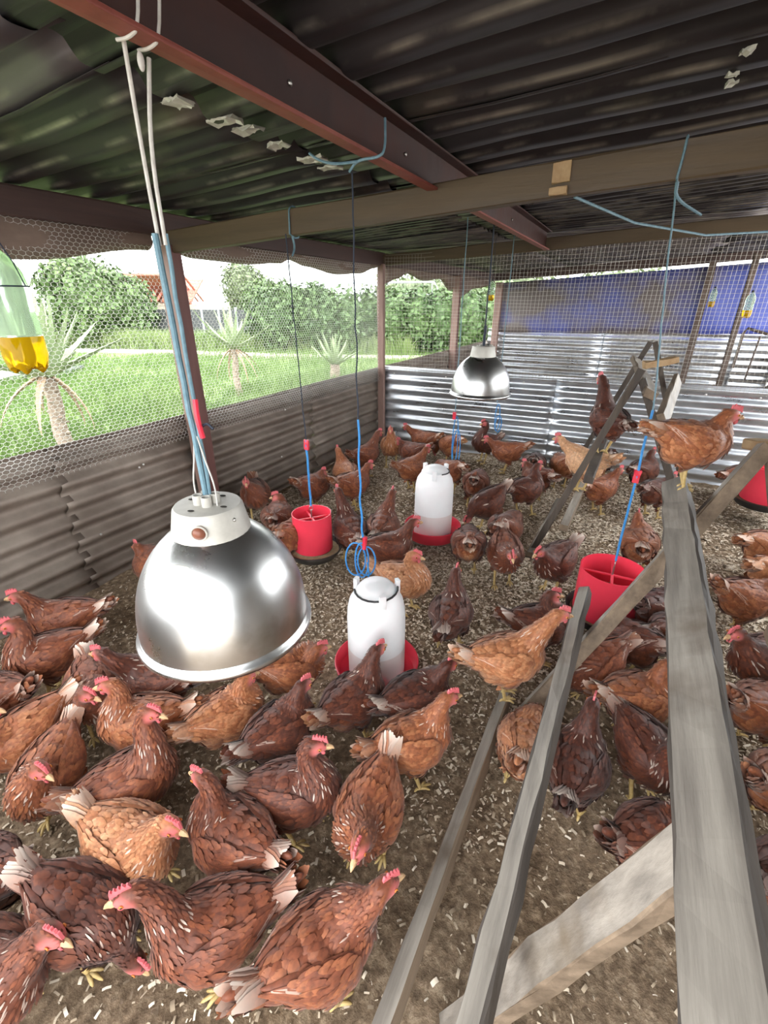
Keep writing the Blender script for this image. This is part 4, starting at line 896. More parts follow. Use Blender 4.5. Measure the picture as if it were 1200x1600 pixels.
# x, y, z, heading, scale, head (local), head yaw, tone, tail height, options, label
HENS = [
    (-2.038, 0.813, 0, 216, 1.015, (0.137, 0.017, 0.347), 0, 0.45, 0.265, {}, 'brown hen by the left wall, rearmost of the left-edge flock, looking left'),
    (-1.873, 0.641, 0, 244, 0.994, (0.067, -0.019, 0.377), 0, 0.45, 0.265, {}, 'chestnut hen at the left edge with raised pink comb, facing left near the wall'),
    (-1.365, 0.756, 0, 196, 0.975, (0.158, 0.049, 0.352), 0, 0.3, 0.265, {}, "dark brown hen under the big lamp's left rim, head stretched low to the left"),
    (-1.251, 0.611, 0, 216, 0.961, (0.083, -0.025, 0.361), 0, 0.6, 0.265, {}, 'hen with fluffy pale tail below the big lamp, looking left'),
    (-1.09, 0.459, 0, 56, 0.95, (0.095, 0.039, 0.406), -40, 0.45, 0.265, {}, 'chestnut hen with bright red comb seated left of the pale-tailed hens, looking right'),
    (-1.553, 0.388, 0, 260, 0.968, (0.116, 0.036, 0.313), 0, 0.6, 0.265, {}, 'orange-brown hen cut by the left edge, pale tail tip raised to the right'),
    (-1.529, 0.616, 0, 332, 0.964, (0.158, -0.001, 0.32), 40, 0.4, 0.235, {}, 'brown hen peering between two orange backs at the left, head turned right'),
    (-1.335, 0.354, 0, 304, 0.95, (0.095, 0.064, 0.338), 60, 0.5, 0.235, {}, 'hen near the left edge with pink face, standing on yellow legs towards the camera'),
    (-1.811, 0.42, 0, 204, 0.99, (0.099, 0.015, 0.312), 0, 0.5, 0.295, {}, 'hen mostly outside the left edge, only its upturned tail in view'),
    (-1.783, 0.254, 0, 24, 0.977, (0.194, 0.036, 0.315), 0, 0.4, 0.235, {}, 'hen at the left edge showing only its pink face pointing right'),
    (-1.213, 0.108, 0, 200, 0.95, (0.075, 0.004, 0.31), 0, 0.25, 0.295, {}, 'dark hen cut by the left edge above the brownish foreground hens'),
    (-0.933, 0.34, 0, 8, 0.95, (0.157, 0.015, 0.346), 0, 0.75, 0.295, {}, 'light orange hen with pale upright tail, pink comb in profile to the right'),
    (-0.896, 0.191, 0, 12, 0.95, (0.135, -0.017, 0.091), 0, 0.3, 0.265, {'peck': 1}, 'broad dusky brown hen in the lower left corner, head bent down'),
    (-0.973, 0.027, 0, 12, 0.95, (0.171, 0.059, 0.345), 0, 0.4, 0.235, {}, 'hen in the bottom left corner with white-flecked nape, beak to the right'),
    (-0.601, 0.31, 0, 228, 0.95, (0.147, -0.035, 0.387), 0, 0.4, 0.265, {}, 'large chestnut hen at the bottom, beak raised to the left, white flecks round its neck'),
    (-0.362, 0.397, 0, 60, 0.95, (0.152, -0.04, 0.351), 0, 0.5, 0.265, {}, 'large hen at the bottom centre with white-laced neck, head lowered to the right'),
    (-0.414, 0.706, 0, 276, 0.95, (0.161, 0.046, 0.33), 0, 0.5, 0.265, {}, 'hen facing the camera with white tail held straight up and head bowed'),
    (-0.629, 0.658, 0, 28, 0.95, (0.065, 0.019, 0.384), 0, 0.35, 0.265, {}, 'deep red hen in the middle foreground, upright head turned right, white hackle collar'),
    (-0.71, 0.48, 0, 180, 0.95, (0.105, -0.018, 0.354), 0, 0.4, 0.265, {}, 'chestnut hen with round white tail tuft, seen from behind, looking left'),
    (-1.013, 0.769, 0, 76, 0.951, (0.087, -0.017, 0.324), 0, 0.7, 0.265, {}, "buff-backed hen walking away just below the big lamp's rim"),
    (-0.952, 1.048, 0, 60, 0.956, (0.105, -0.056, 0.293), 0, 0.6, 0.265, {}, 'orange hen half hidden by the big lamp, head out to the right'),
    (-0.81, 0.808, 0, 80, 0.95, (0.104, -0.017, 0.333), 0, 0.3, 0.265, {}, 'dark chestnut hen with pale tail tip, head turned down right, between lamp and white drinker'),
    (-0.659, 1.03, 0, 76, 0.95, (0.131, -0.008, 0.359), 0, 0.22, 0.265, {'buffrear': 1}, 'dark hen with cream rear standing tall before the near white drinker'),
    (-0.459, 1.141, 0, 60, 0.952, (0.122, -0.036, 0.33), 0, 0.25, 0.265, {}, "dark hen at the right side of the near drinker's red tray, facing away"),
    (-0.395, 0.971, 0, 52, 0.95, (0.127, -0.01, 0.354), 0, 0.62, 0.265, {}, 'orange hen right of the foreground centre with pink comb, looking right'),
    (-0.19, 1.347, 0.13, 36, 0.961, (0.173, -0.009, 0.387), 0, 0.72, 0.265, {}, 'golden buff hen perched on the low roost bar, in profile to the right'),
    (-0.129, 1.769, 0, 32, 0.98, (0.042, 0.029, 0.339), 0, 0.3, 0.265, {}, 'dark hen directly behind the perched buff hen, facing right'),
    (-0.16, 2.352, 0, 244, 1.012, (0.159, -0.003, 0.31), 0, 0.25, 0.265, {}, 'dark red hen standing left of the right red feeder, head to the left'),
    (-0.514, 1.655, 0, 96, 0.988, (0.12, 0.012, 0.356), 0, 0.28, 0.265, {'tp': 3}, 'dark upright hen seen from behind, right of the near drinker'),
    (-0.818, 1.814, 0, 8, 0.993, (0.052, -0.018, 0.363), 0, 0.75, 0.265, {}, 'light orange hen just behind the near white drinker'),
    (-1.036, 2.064, 0, 48, 1.021, (0.143, -0.016, 0.345), 0, 0.3, 0.265, {}, 'dark brown hen with pale tail between the two white drinkers, facing right'),
    (-0.645, 2.327, 0, 108, 1.039, (0.224, -0.013, 0.073), 0, 0.3, 0.265, {'peck': 1, 'buffrear': 1, 'tp': 3}, "hen feeding with its back to the camera, right of the far drinker's red tray"),
    (-0.427, 2.316, 0, 292, 1.008, (0.17, 0.003, 0.282), 0, 0.4, 0.265, {}, 'hen facing the camera on one leg below the long roost leg, pale tail up'),
    (-0.501, 2.609, 0, 84, 1.054, (0.256, -0.01, 0.135), 0, 0.35, 0.265, {'peck': 1, 'tp': 3}, 'hen pecking with pale-edged tail just behind the camera-facing hen beside the roost leg'),
    (-2.27, 2.325, 0, 316, 1.054, (0.13, -0.057, 0.344), 0, 0.4, 0.265, {}, 'hen facing the camera by the left wall, right above the big lamp'),
    (-1.875, 2.088, 0, 120, 1.054, (0.097, 0.004, 0.295), 90, 0.4, 0.265, {'tp': 3}, 'hen by the left wall just left of the near red feeder, head up'),
    (-1.637, 1.916, 0, 104, 1.043, (0.253, 0.005, 0.136), 0, 0.6, 0.265, {'peck': 1, 'tp': 3}, 'orange hen partly hidden behind the near red feeder'),
    (-1.989, 2.66, 0, 80, 1.054, (0.089, -0.007, 0.278), 0, 0.4, 0.265, {}, 'hen by the left wall with white tail tip, right above the near red feeder'),
    (-1.918, 3.016, 0, 140, 1.054, (0.128, 0.019, 0.353), 0, 0.65, 0.265, {'tp': 3}, 'buff hen with back to the camera near the wall corner, looking left'),
    (-2.02, 3.527, 0, 72, 1.054, (0.147, -0.017, 0.371), 0, 0.45, 0.265, {}, 'hen close to the back corner, neck stretched up to the right'),
    (-1.938, 3.895, 0, 296, 1.054, (0.119, -0.008, 0.383), 0, 0.75, 0.265, {}, 'small pale-chested hen standing in the corner of the walls'),
    (-1.724, 4.222, 0, 168, 1.054, (0.178, 0.055, 0.311), 0, 0.5, 0.265, {}, 'hen along the back wall facing left, next to the corner hen'),
    (-1.438, 4.2, 0, 148, 1.054, (0.223, 0.001, 0.073), 0, 0.55, 0.265, {'peck': 1, 'buffrear': 1, 'tp': 3}, 'feeding hen at the back wall with buff rear behind the blue cord loop'),
    (-1.663, 3.802, 0, 168, 1.054, (0.125, 0.031, 0.276), 0, 0.3, 0.265, {}, 'dark hen facing left in front of the back-wall hens near the corner'),
    (-1.49, 3.383, 0, 68, 1.054, (0.141, -0.028, 0.333), 0, 0.55, 0.265, {}, 'upright orange-brown hen on yellow legs behind the far drinker, facing right'),
    (-1.181, 3.456, 0, 152, 1.054, (0.208, -0.023, 0.081), 0, 0.45, 0.265, {'peck': 1, 'tp': 3}, 'hen pecking to the left just above the far white drinker'),
    (-0.899, 3.296, 0, 100, 1.054, (0.245, -0.045, 0.127), 0, 0.35, 0.265, {'peck': 1, 'tp': 3}, 'hen with laced feathers at the upper right of the far drinker'),
    (-0.704, 2.945, 0, 240, 1.054, (0.166, -0.0, 0.13), 0, 0.25, 0.265, {'peck': 1}, 'dark hen bent low against the right side of the far drinker'),
    (-1.151, 4.42, 0, 236, 1.054, (0.062, 0.041, 0.404), 0, 0.22, 0.265, {}, 'dark hen with raised tail against the back wall, below the far lamp'),
    (-0.878, 4.224, 0, 184, 1.054, (0.179, 0.028, 0.295), 0, 0.5, 0.265, {}, 'orange-brown hen facing left in front of the dark one below the far lamp'),
    (-0.583, 3.957, 0, 96, 1.054, (0.24, -0.046, 0.128), 0, 0.12, 0.265, {'peck': 1, 'buffrear': 1, 'tp': 3}, 'nearly black-backed hen feeding near the back wall, right of the far lamp'),
    (-0.495, 3.642, 0, 140, 1.054, (0.115, 0.032, 0.276), 0, 0.35, 0.265, {'tp': 3}, 'hen with slim raised neck and pale tail behind the tall dark one'),
    (-0.518, 3.34, 0, 56, 1.054, (0.104, 0.019, 0.352), 0, 0.3, 0.265, {'tp': 3}, "tall dark hen with back to camera left of the roost leg's bars"),
    (-0.354, 4.043, 0, 116, 1.054, (0.239, -0.013, 0.141), 0, 0.55, 0.265, {'peck': 1, 'tp': 3}, 'small orange hen below the perching buff hen by the back wall'),
    (-0.137, 3.212, 0.31, 152, 1.054, (0.184, 0.053, 0.318), 0, 0.97, 0.265, {'buffrear': 1}, "pale buff hen perched on the rear roost's bar, facing left"),
    (-0.054, 3.122, 0.62, 124, 1.054, (0.14, 0.01, 0.416), 0, 0.2, 0.265, {'tp': 3}, "dark upright hen perched high on the rear roost's left leg"),
    (0.236, 1.803, 0.9, 28, 0.842, (0.116, -0.004, 0.311), 0, 0.58, 0.235, {}, 'hen with golden belly standing on the top end of the big roost plank'),
    (-0.023, 3.626, 0, 56, 1.054, (0.129, -0.03, 0.32), 0, 0.5, 0.265, {'tp': 3}, 'orange hen under the rear roost, body to the right'),
    (0.267, 4.208, 0, 60, 1.054, (0.107, 0.02, 0.333), 0, 0.25, 0.265, {'tp': 3}, 'dark hen with pale tail right behind the hanging blue cord'),
    (0.353, 3.737, 0, 56, 1.054, (0.116, -0.024, 0.298), 0, 0.2, 0.265, {'tp': 3}, "dark hen under the rear roost beside the big plank's end"),
    (-0.055, 4.42, 0, 116, 1.054, (0.228, -0.027, 0.14), 0, 0.2, 0.265, {'peck': 1, 'tp': 3}, 'dark hen against the back wall below the perched dark hen'),
    (0.247, 2.782, 0, 92, 1.054, (0.11, 0.028, 0.315), 0, 0.55, 0.265, {'tp': 3}, 'orange hen facing away just above the right red feeder'),
    (0.971, 4.42, 0, 40, 1.054, (0.112, 0.027, 0.385), 0, 0.45, 0.265, {'tp': 3}, 'hen with white tail at the back wall left of the far right red feeder'),
    (0.902, 3.07, 0, 36, 1.054, (0.109, -0.017, 0.296), 0, 0.7, 0.265, {'tp': 3}, 'light orange hen cut by the right edge, white tail tip, upper one'),
    (0.867, 2.716, 0, 40, 1.054, (0.22, 0.013, 0.077), 0, 0.75, 0.265, {'peck': 1, 'tp': 3}, 'buff hen cut by the right edge just under the white-tailed one'),
    (0.714, 2.417, 0, 32, 1.033, (0.114, -0.031, 0.299), 0, 0.55, 0.295, {}, 'hen right of the big plank with long white tail, body to the right edge'),
    (0.692, 1.949, 0, 224, 0.993, (0.156, -0.032, 0.341), 0, 0.35, 0.235, {}, 'red-combed hen right of the big plank, facing left'),
    (0.657, 1.662, 0, 40, 0.982, (0.081, -0.025, 0.285), 0, 0.5, 0.295, {}, 'hen at the right edge below the red-combed one, white wing feather'),
    (0.219, 1.829, 0, 140, 0.986, (0.152, -0.026, 0.035), 0, 0.3, 0.265, {'peck': 1}, 'purplish brown hen with bright white tail tuft below the right red feeder'),
    (0.102, 1.597, 0, 228, 0.966, (0.155, -0.016, 0.12), 0, 0.45, 0.235, {'peck': 1}, 'hen with white tail half hidden behind the middle roost bar'),
    (0.257, 1.509, 0, 36, 0.971, (0.096, 0.007, 0.337), 0, 0.6, 0.265, {}, 'orange-brown hen in profile whose head goes behind the big plank'),
    (0.292, 1.279, 0, 312, 0.95, (0.116, -0.028, 0.34), 0, 0.3, 0.235, {}, 'dark red hen with upright white tail left of the big plank'),
    (0.089, 1.125, 0, 84, 0.95, (0.123, 0.001, 0.358), 0, 0.22, 0.265, {}, 'long dark hen seen from behind between the middle bar and big plank'),
    (-0.063, 1.137, 0, 88, 0.95, (0.213, -0.018, 0.052), 0, 0.7, 0.265, {'peck': 1}, 'hen showing only a pale tail left of the middle roost bar'),
    (0.308, 0.995, 0, 40, 0.95, (0.086, -0.032, 0.314), 0, 0.3, 0.295, {}, 'dark hen with white tail tip at the foot of the big plank'),
    (0.333, 2.134, 0, 56, 1.012, (0.094, -0.027, 0.287), 0, 0.2, 0.295, {}, 'black-brown hen right behind the right red feeder'),
    (0.392, 1.965, 0, 48, 1.0, (0.097, -0.035, 0.29), 0, 0.35, 0.265, {'tp': 3}, 'brown hen between the right red feeder and the big plank'),
    (-2.076, 1.314, 0, 164, 1.03, (0.096, 0.036, 0.283), 0, 0.45, 0.265, {'tp': 3}, 'hen by the left wall, only its head seen left of the big lamp'),
    (0.658, 1.352, 0, 40, 0.963, (0.071, -0.015, 0.29), 0, 0.5, 0.295, {}, 'hen cut by the right edge beside the lower half of the big plank'),
    (0.612, 1.042, 0, 36, 0.95, (0.062, -0.01, 0.297), 0, 0.3, 0.295, {}, 'lowest hen at the right edge beside the big plank'),
    (-1.355, 2.156, 0, 140, 1.05, (0.146, 0.022, 0.393), 0, 0.3, 0.265, {'tp': 3}, 'dark hen right of the near red feeder, neck up, seen from behind'),
    (-1.189, 2.275, 0, 104, 1.051, (0.135, -0.028, 0.37), 0, 0.35, 0.265, {'tp': 3}, 'upright hen with white-edged wing beside the tied blue cord'),
    (-1.738, 2.83, 0, 68, 1.054, (0.135, -0.025, 0.32), 0, 0.45, 0.265, {}, 'hen behind the hanging blue cord near the left wall, facing right'),
]

# ================================================================== hens
def plumage_mat(name, mode):
    m = bpy.data.materials.new(name); m.use_nodes = True; nt = m.node_tree; N, L = nt.nodes, nt.links; b = N['Principled BSDF']
    b.inputs['Roughness'].default_value = .55; b.inputs['Specular IOR Level'].default_value = .35
    b.inputs['Sheen Weight'].default_value = .15; b.inputs['Sheen Roughness'].default_value = .5
    def at(n, t='GEOMETRY'):
        a_ = N.new('ShaderNodeAttribute'); a_.attribute_type = t; a_.attribute_name = n; return a_.outputs['Fac']
    def math_(op, x, y):
        q = N.new('ShaderNodeMath'); q.operation = op
        for i, v_ in enumerate((x, y)):
            if isinstance(v_, (int, float)): q.inputs[i].default_value = v_
            else: L.new(v_, q.inputs[i])
        return q.outputs[0]
    def mix(f, a_, c):
        q = N.new('ShaderNodeMix'); q.data_type = 'RGBA'; L.new(f, q.inputs[0]) if not isinstance(f, float) else None
        for i, v_ in ((6, a_), (7, c)):
            if isinstance(v_, tuple): q.inputs[i].default_value = (*v_, 1)
            else: L.new(v_, q.inputs[i])
        return q.outputs[2]
    tone = at('tone', 'OBJECT'); rear = at('rear', 'OBJECT')
    v = math_('ADD', tone, math_('MULTIPLY', math_('SUBTRACT', at('fr'), .5), .17))
    v = math_('ADD', v, math_('MULTIPLY', at('rg'), math_('ADD', .12, math_('MULTIPLY', rear, .5))))
    v = math_('ADD', v, math_('MULTIPLY', at('ft'), .10))
    cr = N.new('ShaderNodeValToRGB'); e = cr.color_ramp.elements
    e[0].position = 0.0; e[0].color = (.028, .008, .005, 1); e[1].position = 1.0; e[1].color = (.62, .36, .20, 1)
    for p_, c in ((.25, (.085, .022, .011)), (.45, (.175, .048, .020)), (.62, (.29, .095, .036)), (.80, (.44, .19, .085))):
        k = e.new(p_); k.color = (*c, 1)
    L.new(v, cr.inputs[0])
    tc = N.new('ShaderNodeTexCoord'); nz = N.new('ShaderNodeTexNoise'); nz.inputs['Scale'].default_value = 90; nz.inputs['Detail'].default_value = 4; L.new(tc.outputs['Object'], nz.inputs['Vector'])
    mr = N.new('ShaderNodeMapRange'); mr.inputs[1].default_value = .3; mr.inputs[2].default_value = .7; mr.inputs[3].default_value = .72; mr.inputs[4].default_value = 1.25; L.new(nz.outputs['Fac'], mr.inputs[0])
    mu = N.new('ShaderNodeMix'); mu.data_type = 'RGBA'; mu.blend_type = 'MULTIPLY'; mu.inputs[0].default_value = 1; L.new(cr.outputs[0], mu.inputs[6]); L.new(mr.outputs[0], mu.inputs[7])
    c = mix(at('fw'), mu.outputs[2], (.74, .63, .54))
    if mode == 'body': c = mix(at('red'), c, (.52, .125, .115))
    L.new(c, b.inputs['Base Color']); return m
M['hen_body'] = plumage_mat('hen skin and down', 'body')
M['hen_feather'] = plumage_mat('hen feathers', 'feather')
M['hen_leg'] = mat('yellow hen leg', (.44, .30, .10), .6, var=(.56, .42, .20), scale=60)
M['hen_comb'] = mat('pink red comb', (.66, .17, .19), .5, var=(.54, .10, .11), scale=60, sss=.1)
M['hen_beak'] = mat('horn beak', (.45, .26, .13), .45, var=(.60, .40, .22), scale=80)
M['hen_eye'] = mat('hen eye', (.02, .010, .006), .12)
M['hen_iris'] = mat('hen iris', (.50, .16, .03), .3)

def ico(sub=2):
    import bmesh
    bm = bmesh.new(); bmesh.ops.create_icosphere(bm, subdivisions=sub, radius=1)
    V = np.array([v.co[:] for v in bm.verts]); F = np.array([[v.index for v in f.verts] for f in bm.faces]); bm.free(); return V, F
ICO_V, ICO_F = ico(2)

def bez(P, t):
    a, b, c, d = P; s_ = 1 - t; return a * s_**3 + b * 3 * s_*s_*t + c * 3 * s_*t*t + d * t**3

class Hen: pass
def hen_setup(row):
    h = Hen(); (x, y, z, hd, s, hl, hy, tone, tz, opt, lab) = row[:11]
    h.row = row; hp = Vector(hl); h.peck = bool(opt.get('peck')) or hl[2] < .17
    pitch = opt.get('bp', -10 if h.peck else max(-2, min(16, (hl[2] - .30) * 150)))
    h.pitch = R(pitch); h.cr = opt.get('cr', 0.0)
    h.base = Matrix.Translation((0, 0, .20 - h.cr)) @ Matrix.Rotation(-h.pitch, 4, 'Y') @ Matrix.Translation((0, 0, -.20))
    T = lambda p: h.base @ Vector(p)
    # head direction
    hpit = R(opt.get('hp', -50 if h.peck else -8))
    h.hd = Vector((math.cos(R(hy)) * math.cos(hpit), math.sin(R(hy)) * math.cos(hpit), math.sin(hpit)))
    h.hp = hp - Vector((0, 0, h.cr if not h.peck else 0))
    h.ell = []
    for (ex, ez, rx, ry, rz) in ((-.128, .258, .040, .028, .030), (-.095, .238, .058, .052, .054), (-.055, .215, .070, .076, .077), (-.01, .201, .078, .088, .091), (.04, .195, .076, .089, .095), (.082, .207, .058, .074, .081), (-.055, .168, .060, .062, .056)):
        h.ell.append((T((ex, 0, ez)), (rx, ry, rz), h.base.to_3x3()))
    p0, p1 = T((.055, 0, .220)), T((.120, 0, .262))
    back = h.hp - h.hd * .012
    if h.peck: c2 = back + Vector((-.035, 0, .07))
    else: c2 = back + Vector((-.02 - .03 * h.hd.x, -.03 * h.hd.y, -.06))
    h.neck = [bez((p0, p1, c2, back), t) for t in np.linspace(0, 1, 13)]
    ln = sum((a - b).length for a, b in zip(h.neck[:-1], h.neck[1:]))
    for i, q in enumerate(h.neck):
        t = i / 12; r_ = .066 * (1 - t) ** 1.35 + .0265 * (1 - (1 - t) ** 1.35); h.ell.append((q, (r_,) * 3, Matrix.Identity(3)))
    hm = h.hd.to_track_quat('X', 'Z').to_matrix(); h.hm = hm
    h.ell.append((h.hp, (.034, .0255, .0275), hm)); h.ell.append((h.hp + h.hd * .022 - Vector((0, 0, .002)), (.019, .016, .017), hm))
    # legs
    rnd = random.Random(int(abs(x * 1000) + abs(y * 777))); st = rnd.uniform(-.03, .03) if z == 0 else .012; fy = .046 if z == 0 else .022; h.legs = []
    for sd_ in (-1, 1):
        hip = T((-.012, sd_ * .048, .165)); foot = Vector((.012 + sd_ * st, sd_ * fy, .008)); hz = max(.055, .092 - h.cr * .6)
        hock = Vector((foot.x - .022 - .3 * h.cr, sd_ * (fy + .046) / 2, hz)); h.legs.append((hip, hock, foot, sd_))
        for t in np.linspace(0, 1, 5):
            r_ = .045 * (1 - t) + .015 * t; h.ell.append((hip.lerp(hock + Vector((0, 0, .014)), float(t)), (r_,) * 3, Matrix.Identity(3)))
    h.rump = T((-.135, 0, .262)); h.spine = [h.hp] + h.neck[::-1] + [T((.02, 0, .205)), T((-.05, 0, .215)), T((-.14, 0, .265))]
    h.dist = math.hypot(x, y)
    return h

def hen_temp(h):
    Vs, Fs = [], []; k = 0
    for (c, r_, rot) in h.ell:
        A = np.array(rot); P = (ICO_V * np.array(r_)) @ A.T + np.array(c); Vs.append(P); Fs.append(ICO_F + k); k += len(P)
    me = mesh_np('tmp', np.concatenate(Vs), np.concatenate(Fs)); o = bpy.data.objects.new('tmp', me); COL.objects.link(o)
    vx = .0072 if h.dist < 1.5 else (.0085 if h.dist < 2.6 else .0105)
    md = o.modifiers.new('r', 'REMESH'); md.mode = 'VOXEL'; md.voxel_size = vx; md.adaptivity = 0
    md = o.modifiers.new('s', 'SMOOTH'); md.iterations = 5; md.factor = .5
    return o

def feathers(P, Nn, Fl, L_, W_, lift, curv, fr, fw, rg, ncol=3, nrow=4):
    """feather blades rooted at P, along flow Fl on normals Nn"""
    n = len(P); S = np.cross(Nn, Fl); V = np.zeros((n, nrow, 3, 3)); ft = np.zeros((n, nrow, 3)); 
    prof = [.45, 1.0, .92, .18] if nrow == 4 else [.5, 1.0, .95, .75, .15]
    ts = np.linspace(0, 1, nrow)
    for i, (t, w_) in enumerate(zip(ts, prof)):
        d = (L_ * t)[:, None]
        hgt = (.0015 + lift * t - curv * (L_ * t) ** 2)[:, None]
        for j, u in enumerate((-1, 0, 1)):
            sw = (W_ * w_ * u)[:, None]
            V[:, i, j] = P + Fl * d + S * sw + Nn * (hgt - (abs(u) * .12 * W_ * w_)[:, None]); ft[:, i, j] = t
    V = V.reshape(-1, 3); per = nrow * 3; b0 = (np.arange(n) * per)[:, None, None]
    q = np.array([[i*3+j, i*3+j+1, (i+1)*3+j+1, (i+1)*3+j] for i in range(nrow - 1) for j in range(2)])
    F = (b0 + q[None]).reshape(-1, 4)
    rp_ = lambda a_: np.repeat(a_, per)
    return V, F, dict(ft=ft.ravel(), fr=rp_(fr), fw=rp_(fw) * (.35 + .65 * ft.ravel()), rg=rp_(rg))

def merge(parts):
    Vs, Fs, A = [], [], {}; k = 0
    for V, F, at in parts:
        Vs.append(V); Fs.append(F + k); k += len(V)
        for q in at: A.setdefault(q, []).append(at[q])
    return np.concatenate(Vs), np.concatenate(Fs), {q: np.concatenate(A[q]) for q in A}

def unit(a_): return a_ / np.maximum(np.linalg.norm(a_, axis=-1, keepdims=True), 1e-9)

# shared parts ---------------------------------------------------------------
TPX = [-.22, -.165, -.13, -.095, -.055, -.01, .04, .09, .12]
TZC = [.305, .282, .262, .240, .216, .203, .198, .207, .215]; TRY = [.012, .020, .034, .057, .079, .090, .091, .074, .05]; TRZ = [.015, .024, .037, .058, .080, .093, .096, .082, .055]
def make_wing(seed, sd_):
    """folded wing: a lens wrapped on the body's flank with coverts and flight feathers following it"""
    rng = np.random.default_rng(seed)
    def surf(x, th, off):
        ry, rz, zc = np.interp(x, TPX, TRY), np.interp(x, TPX, TRZ), np.interp(x, TPX, TZC)
        return np.stack([x, sd_ * (ry + off) * np.cos(th), zc + (rz + off) * np.sin(th)], -1)
    def lo(u): return np.radians(np.interp(u, [0, .15, .45, .75, 1], [5, -24, -38, -18, 12]))
    def hi(u): return np.radians(np.interp(u, [0, .15, .45, .75, 1], [20, 44, 56, 58, 44]))
    def shell(u, v): return surf(.075 - .215 * u, lo(u) + (hi(u) - lo(u)) * v, -.004 + .014 * np.sin(np.pi * np.clip(v, 0, 1)) ** .5 * np.sin(np.pi * np.clip(u, .0, 1)) ** .5)
    nu, nv_ = 16, 9; U, Vv = np.meshgrid(np.linspace(0, 1, nu), np.linspace(0, 1, nv_), indexing='ij'); V0 = shell(U, Vv).reshape(-1, 3)
    F0 = [(i*nv_+j, i*nv_+j+1, (i+1)*nv_+j+1, (i+1)*nv_+j) for i in range(nu - 1) for j in range(nv_ - 1)]
    parts = []
    def strip(u0, v0, L_, W_, lift, vend, fr, fw):
        """feathers rooted at (u0, v0) running back along the flank; vend pulls them together"""
        n = len(u0); nrow = 5; V = np.zeros((n, nrow, 3, 3)); ft = np.zeros((n, nrow, 3)); prof = [.5, 1., .95, .8, .2]
        for i, t in enumerate(np.linspace(0, 1, nrow)):
            x = .075 - .215 * u0 - L_ * t; u = np.clip((.075 - x) / .215, 0, 1); v = v0 + (vend - v0) * t
            th = lo(u) + (hi(u) - lo(u)) * v; base = -.004 + .014 * np.sin(np.pi * np.clip(v, .04, .96)) ** .5 * np.sin(np.pi * np.clip(u, .04, .97)) ** .5
            ry = np.maximum(np.interp(x, TPX, TRY), .03)
            for j, k in enumerate((-1, 0, 1)):
                V[:, i, j] = surf(x, th + k * W_ * prof[i] / ry, base + .0022 + lift * t - abs(k) * .0012); ft[:, i, j] = t
        b0 = (np.arange(n) * 15)[:, None, None]; q = np.array([[i*3+j, i*3+j+1, (i+1)*3+j+1, (i+1)*3+j] for i in range(nrow - 1) for j in range(2)])
        rp_ = lambda a_: np.repeat(a_, 15); parts.append((V.reshape(-1, 3), (b0 + q[None]).reshape(-1, 4), dict(ft=ft.ravel(), fr=rp_(fr), fw=rp_(fw) * (.35 + .65 * ft.ravel()), rg=rp_(np.zeros(n)))))
    m = 9; q = np.linspace(0, 1, m)
    strip(np.full(m, .46) - .08 * q, .08 + .62 * q, .125 - .015 * q, np.full(m, .0095), .001, .40 + .35 * q, rng.random(m) * .6, (rng.random(m) < .25) * .35)
    n = 8; q = np.linspace(0, 1, n); strip(np.full(n, .40) + .02 * q, .12 + .75 * q, np.full(n, .060), np.full(n, .010), .003, .22 + .6 * q, rng.random(n), (rng.random(n) < .06) * .3)
    n = 110; u0 = np.sort(rng.uniform(.03, .62, n))[::-1]; v0 = rng.uniform(.05, .95, n)
    strip(u0, v0, rng.uniform(.024, .036, n), rng.uniform(.0065, .009, n), .0035, v0, rng.random(n), np.zeros(n))
    V, F, A = merge(parts)
    return mesh_np('wing', np.concatenate([V0, V]), [tuple(f) for f in F0] + [tuple(int(i) + len(V0) for i in f) for f in F], [M['hen_feather']], True,
                   {k: np.concatenate([np.full(len(V0), .4 if k == 'fr' else 0), A[k]]) for k in A})
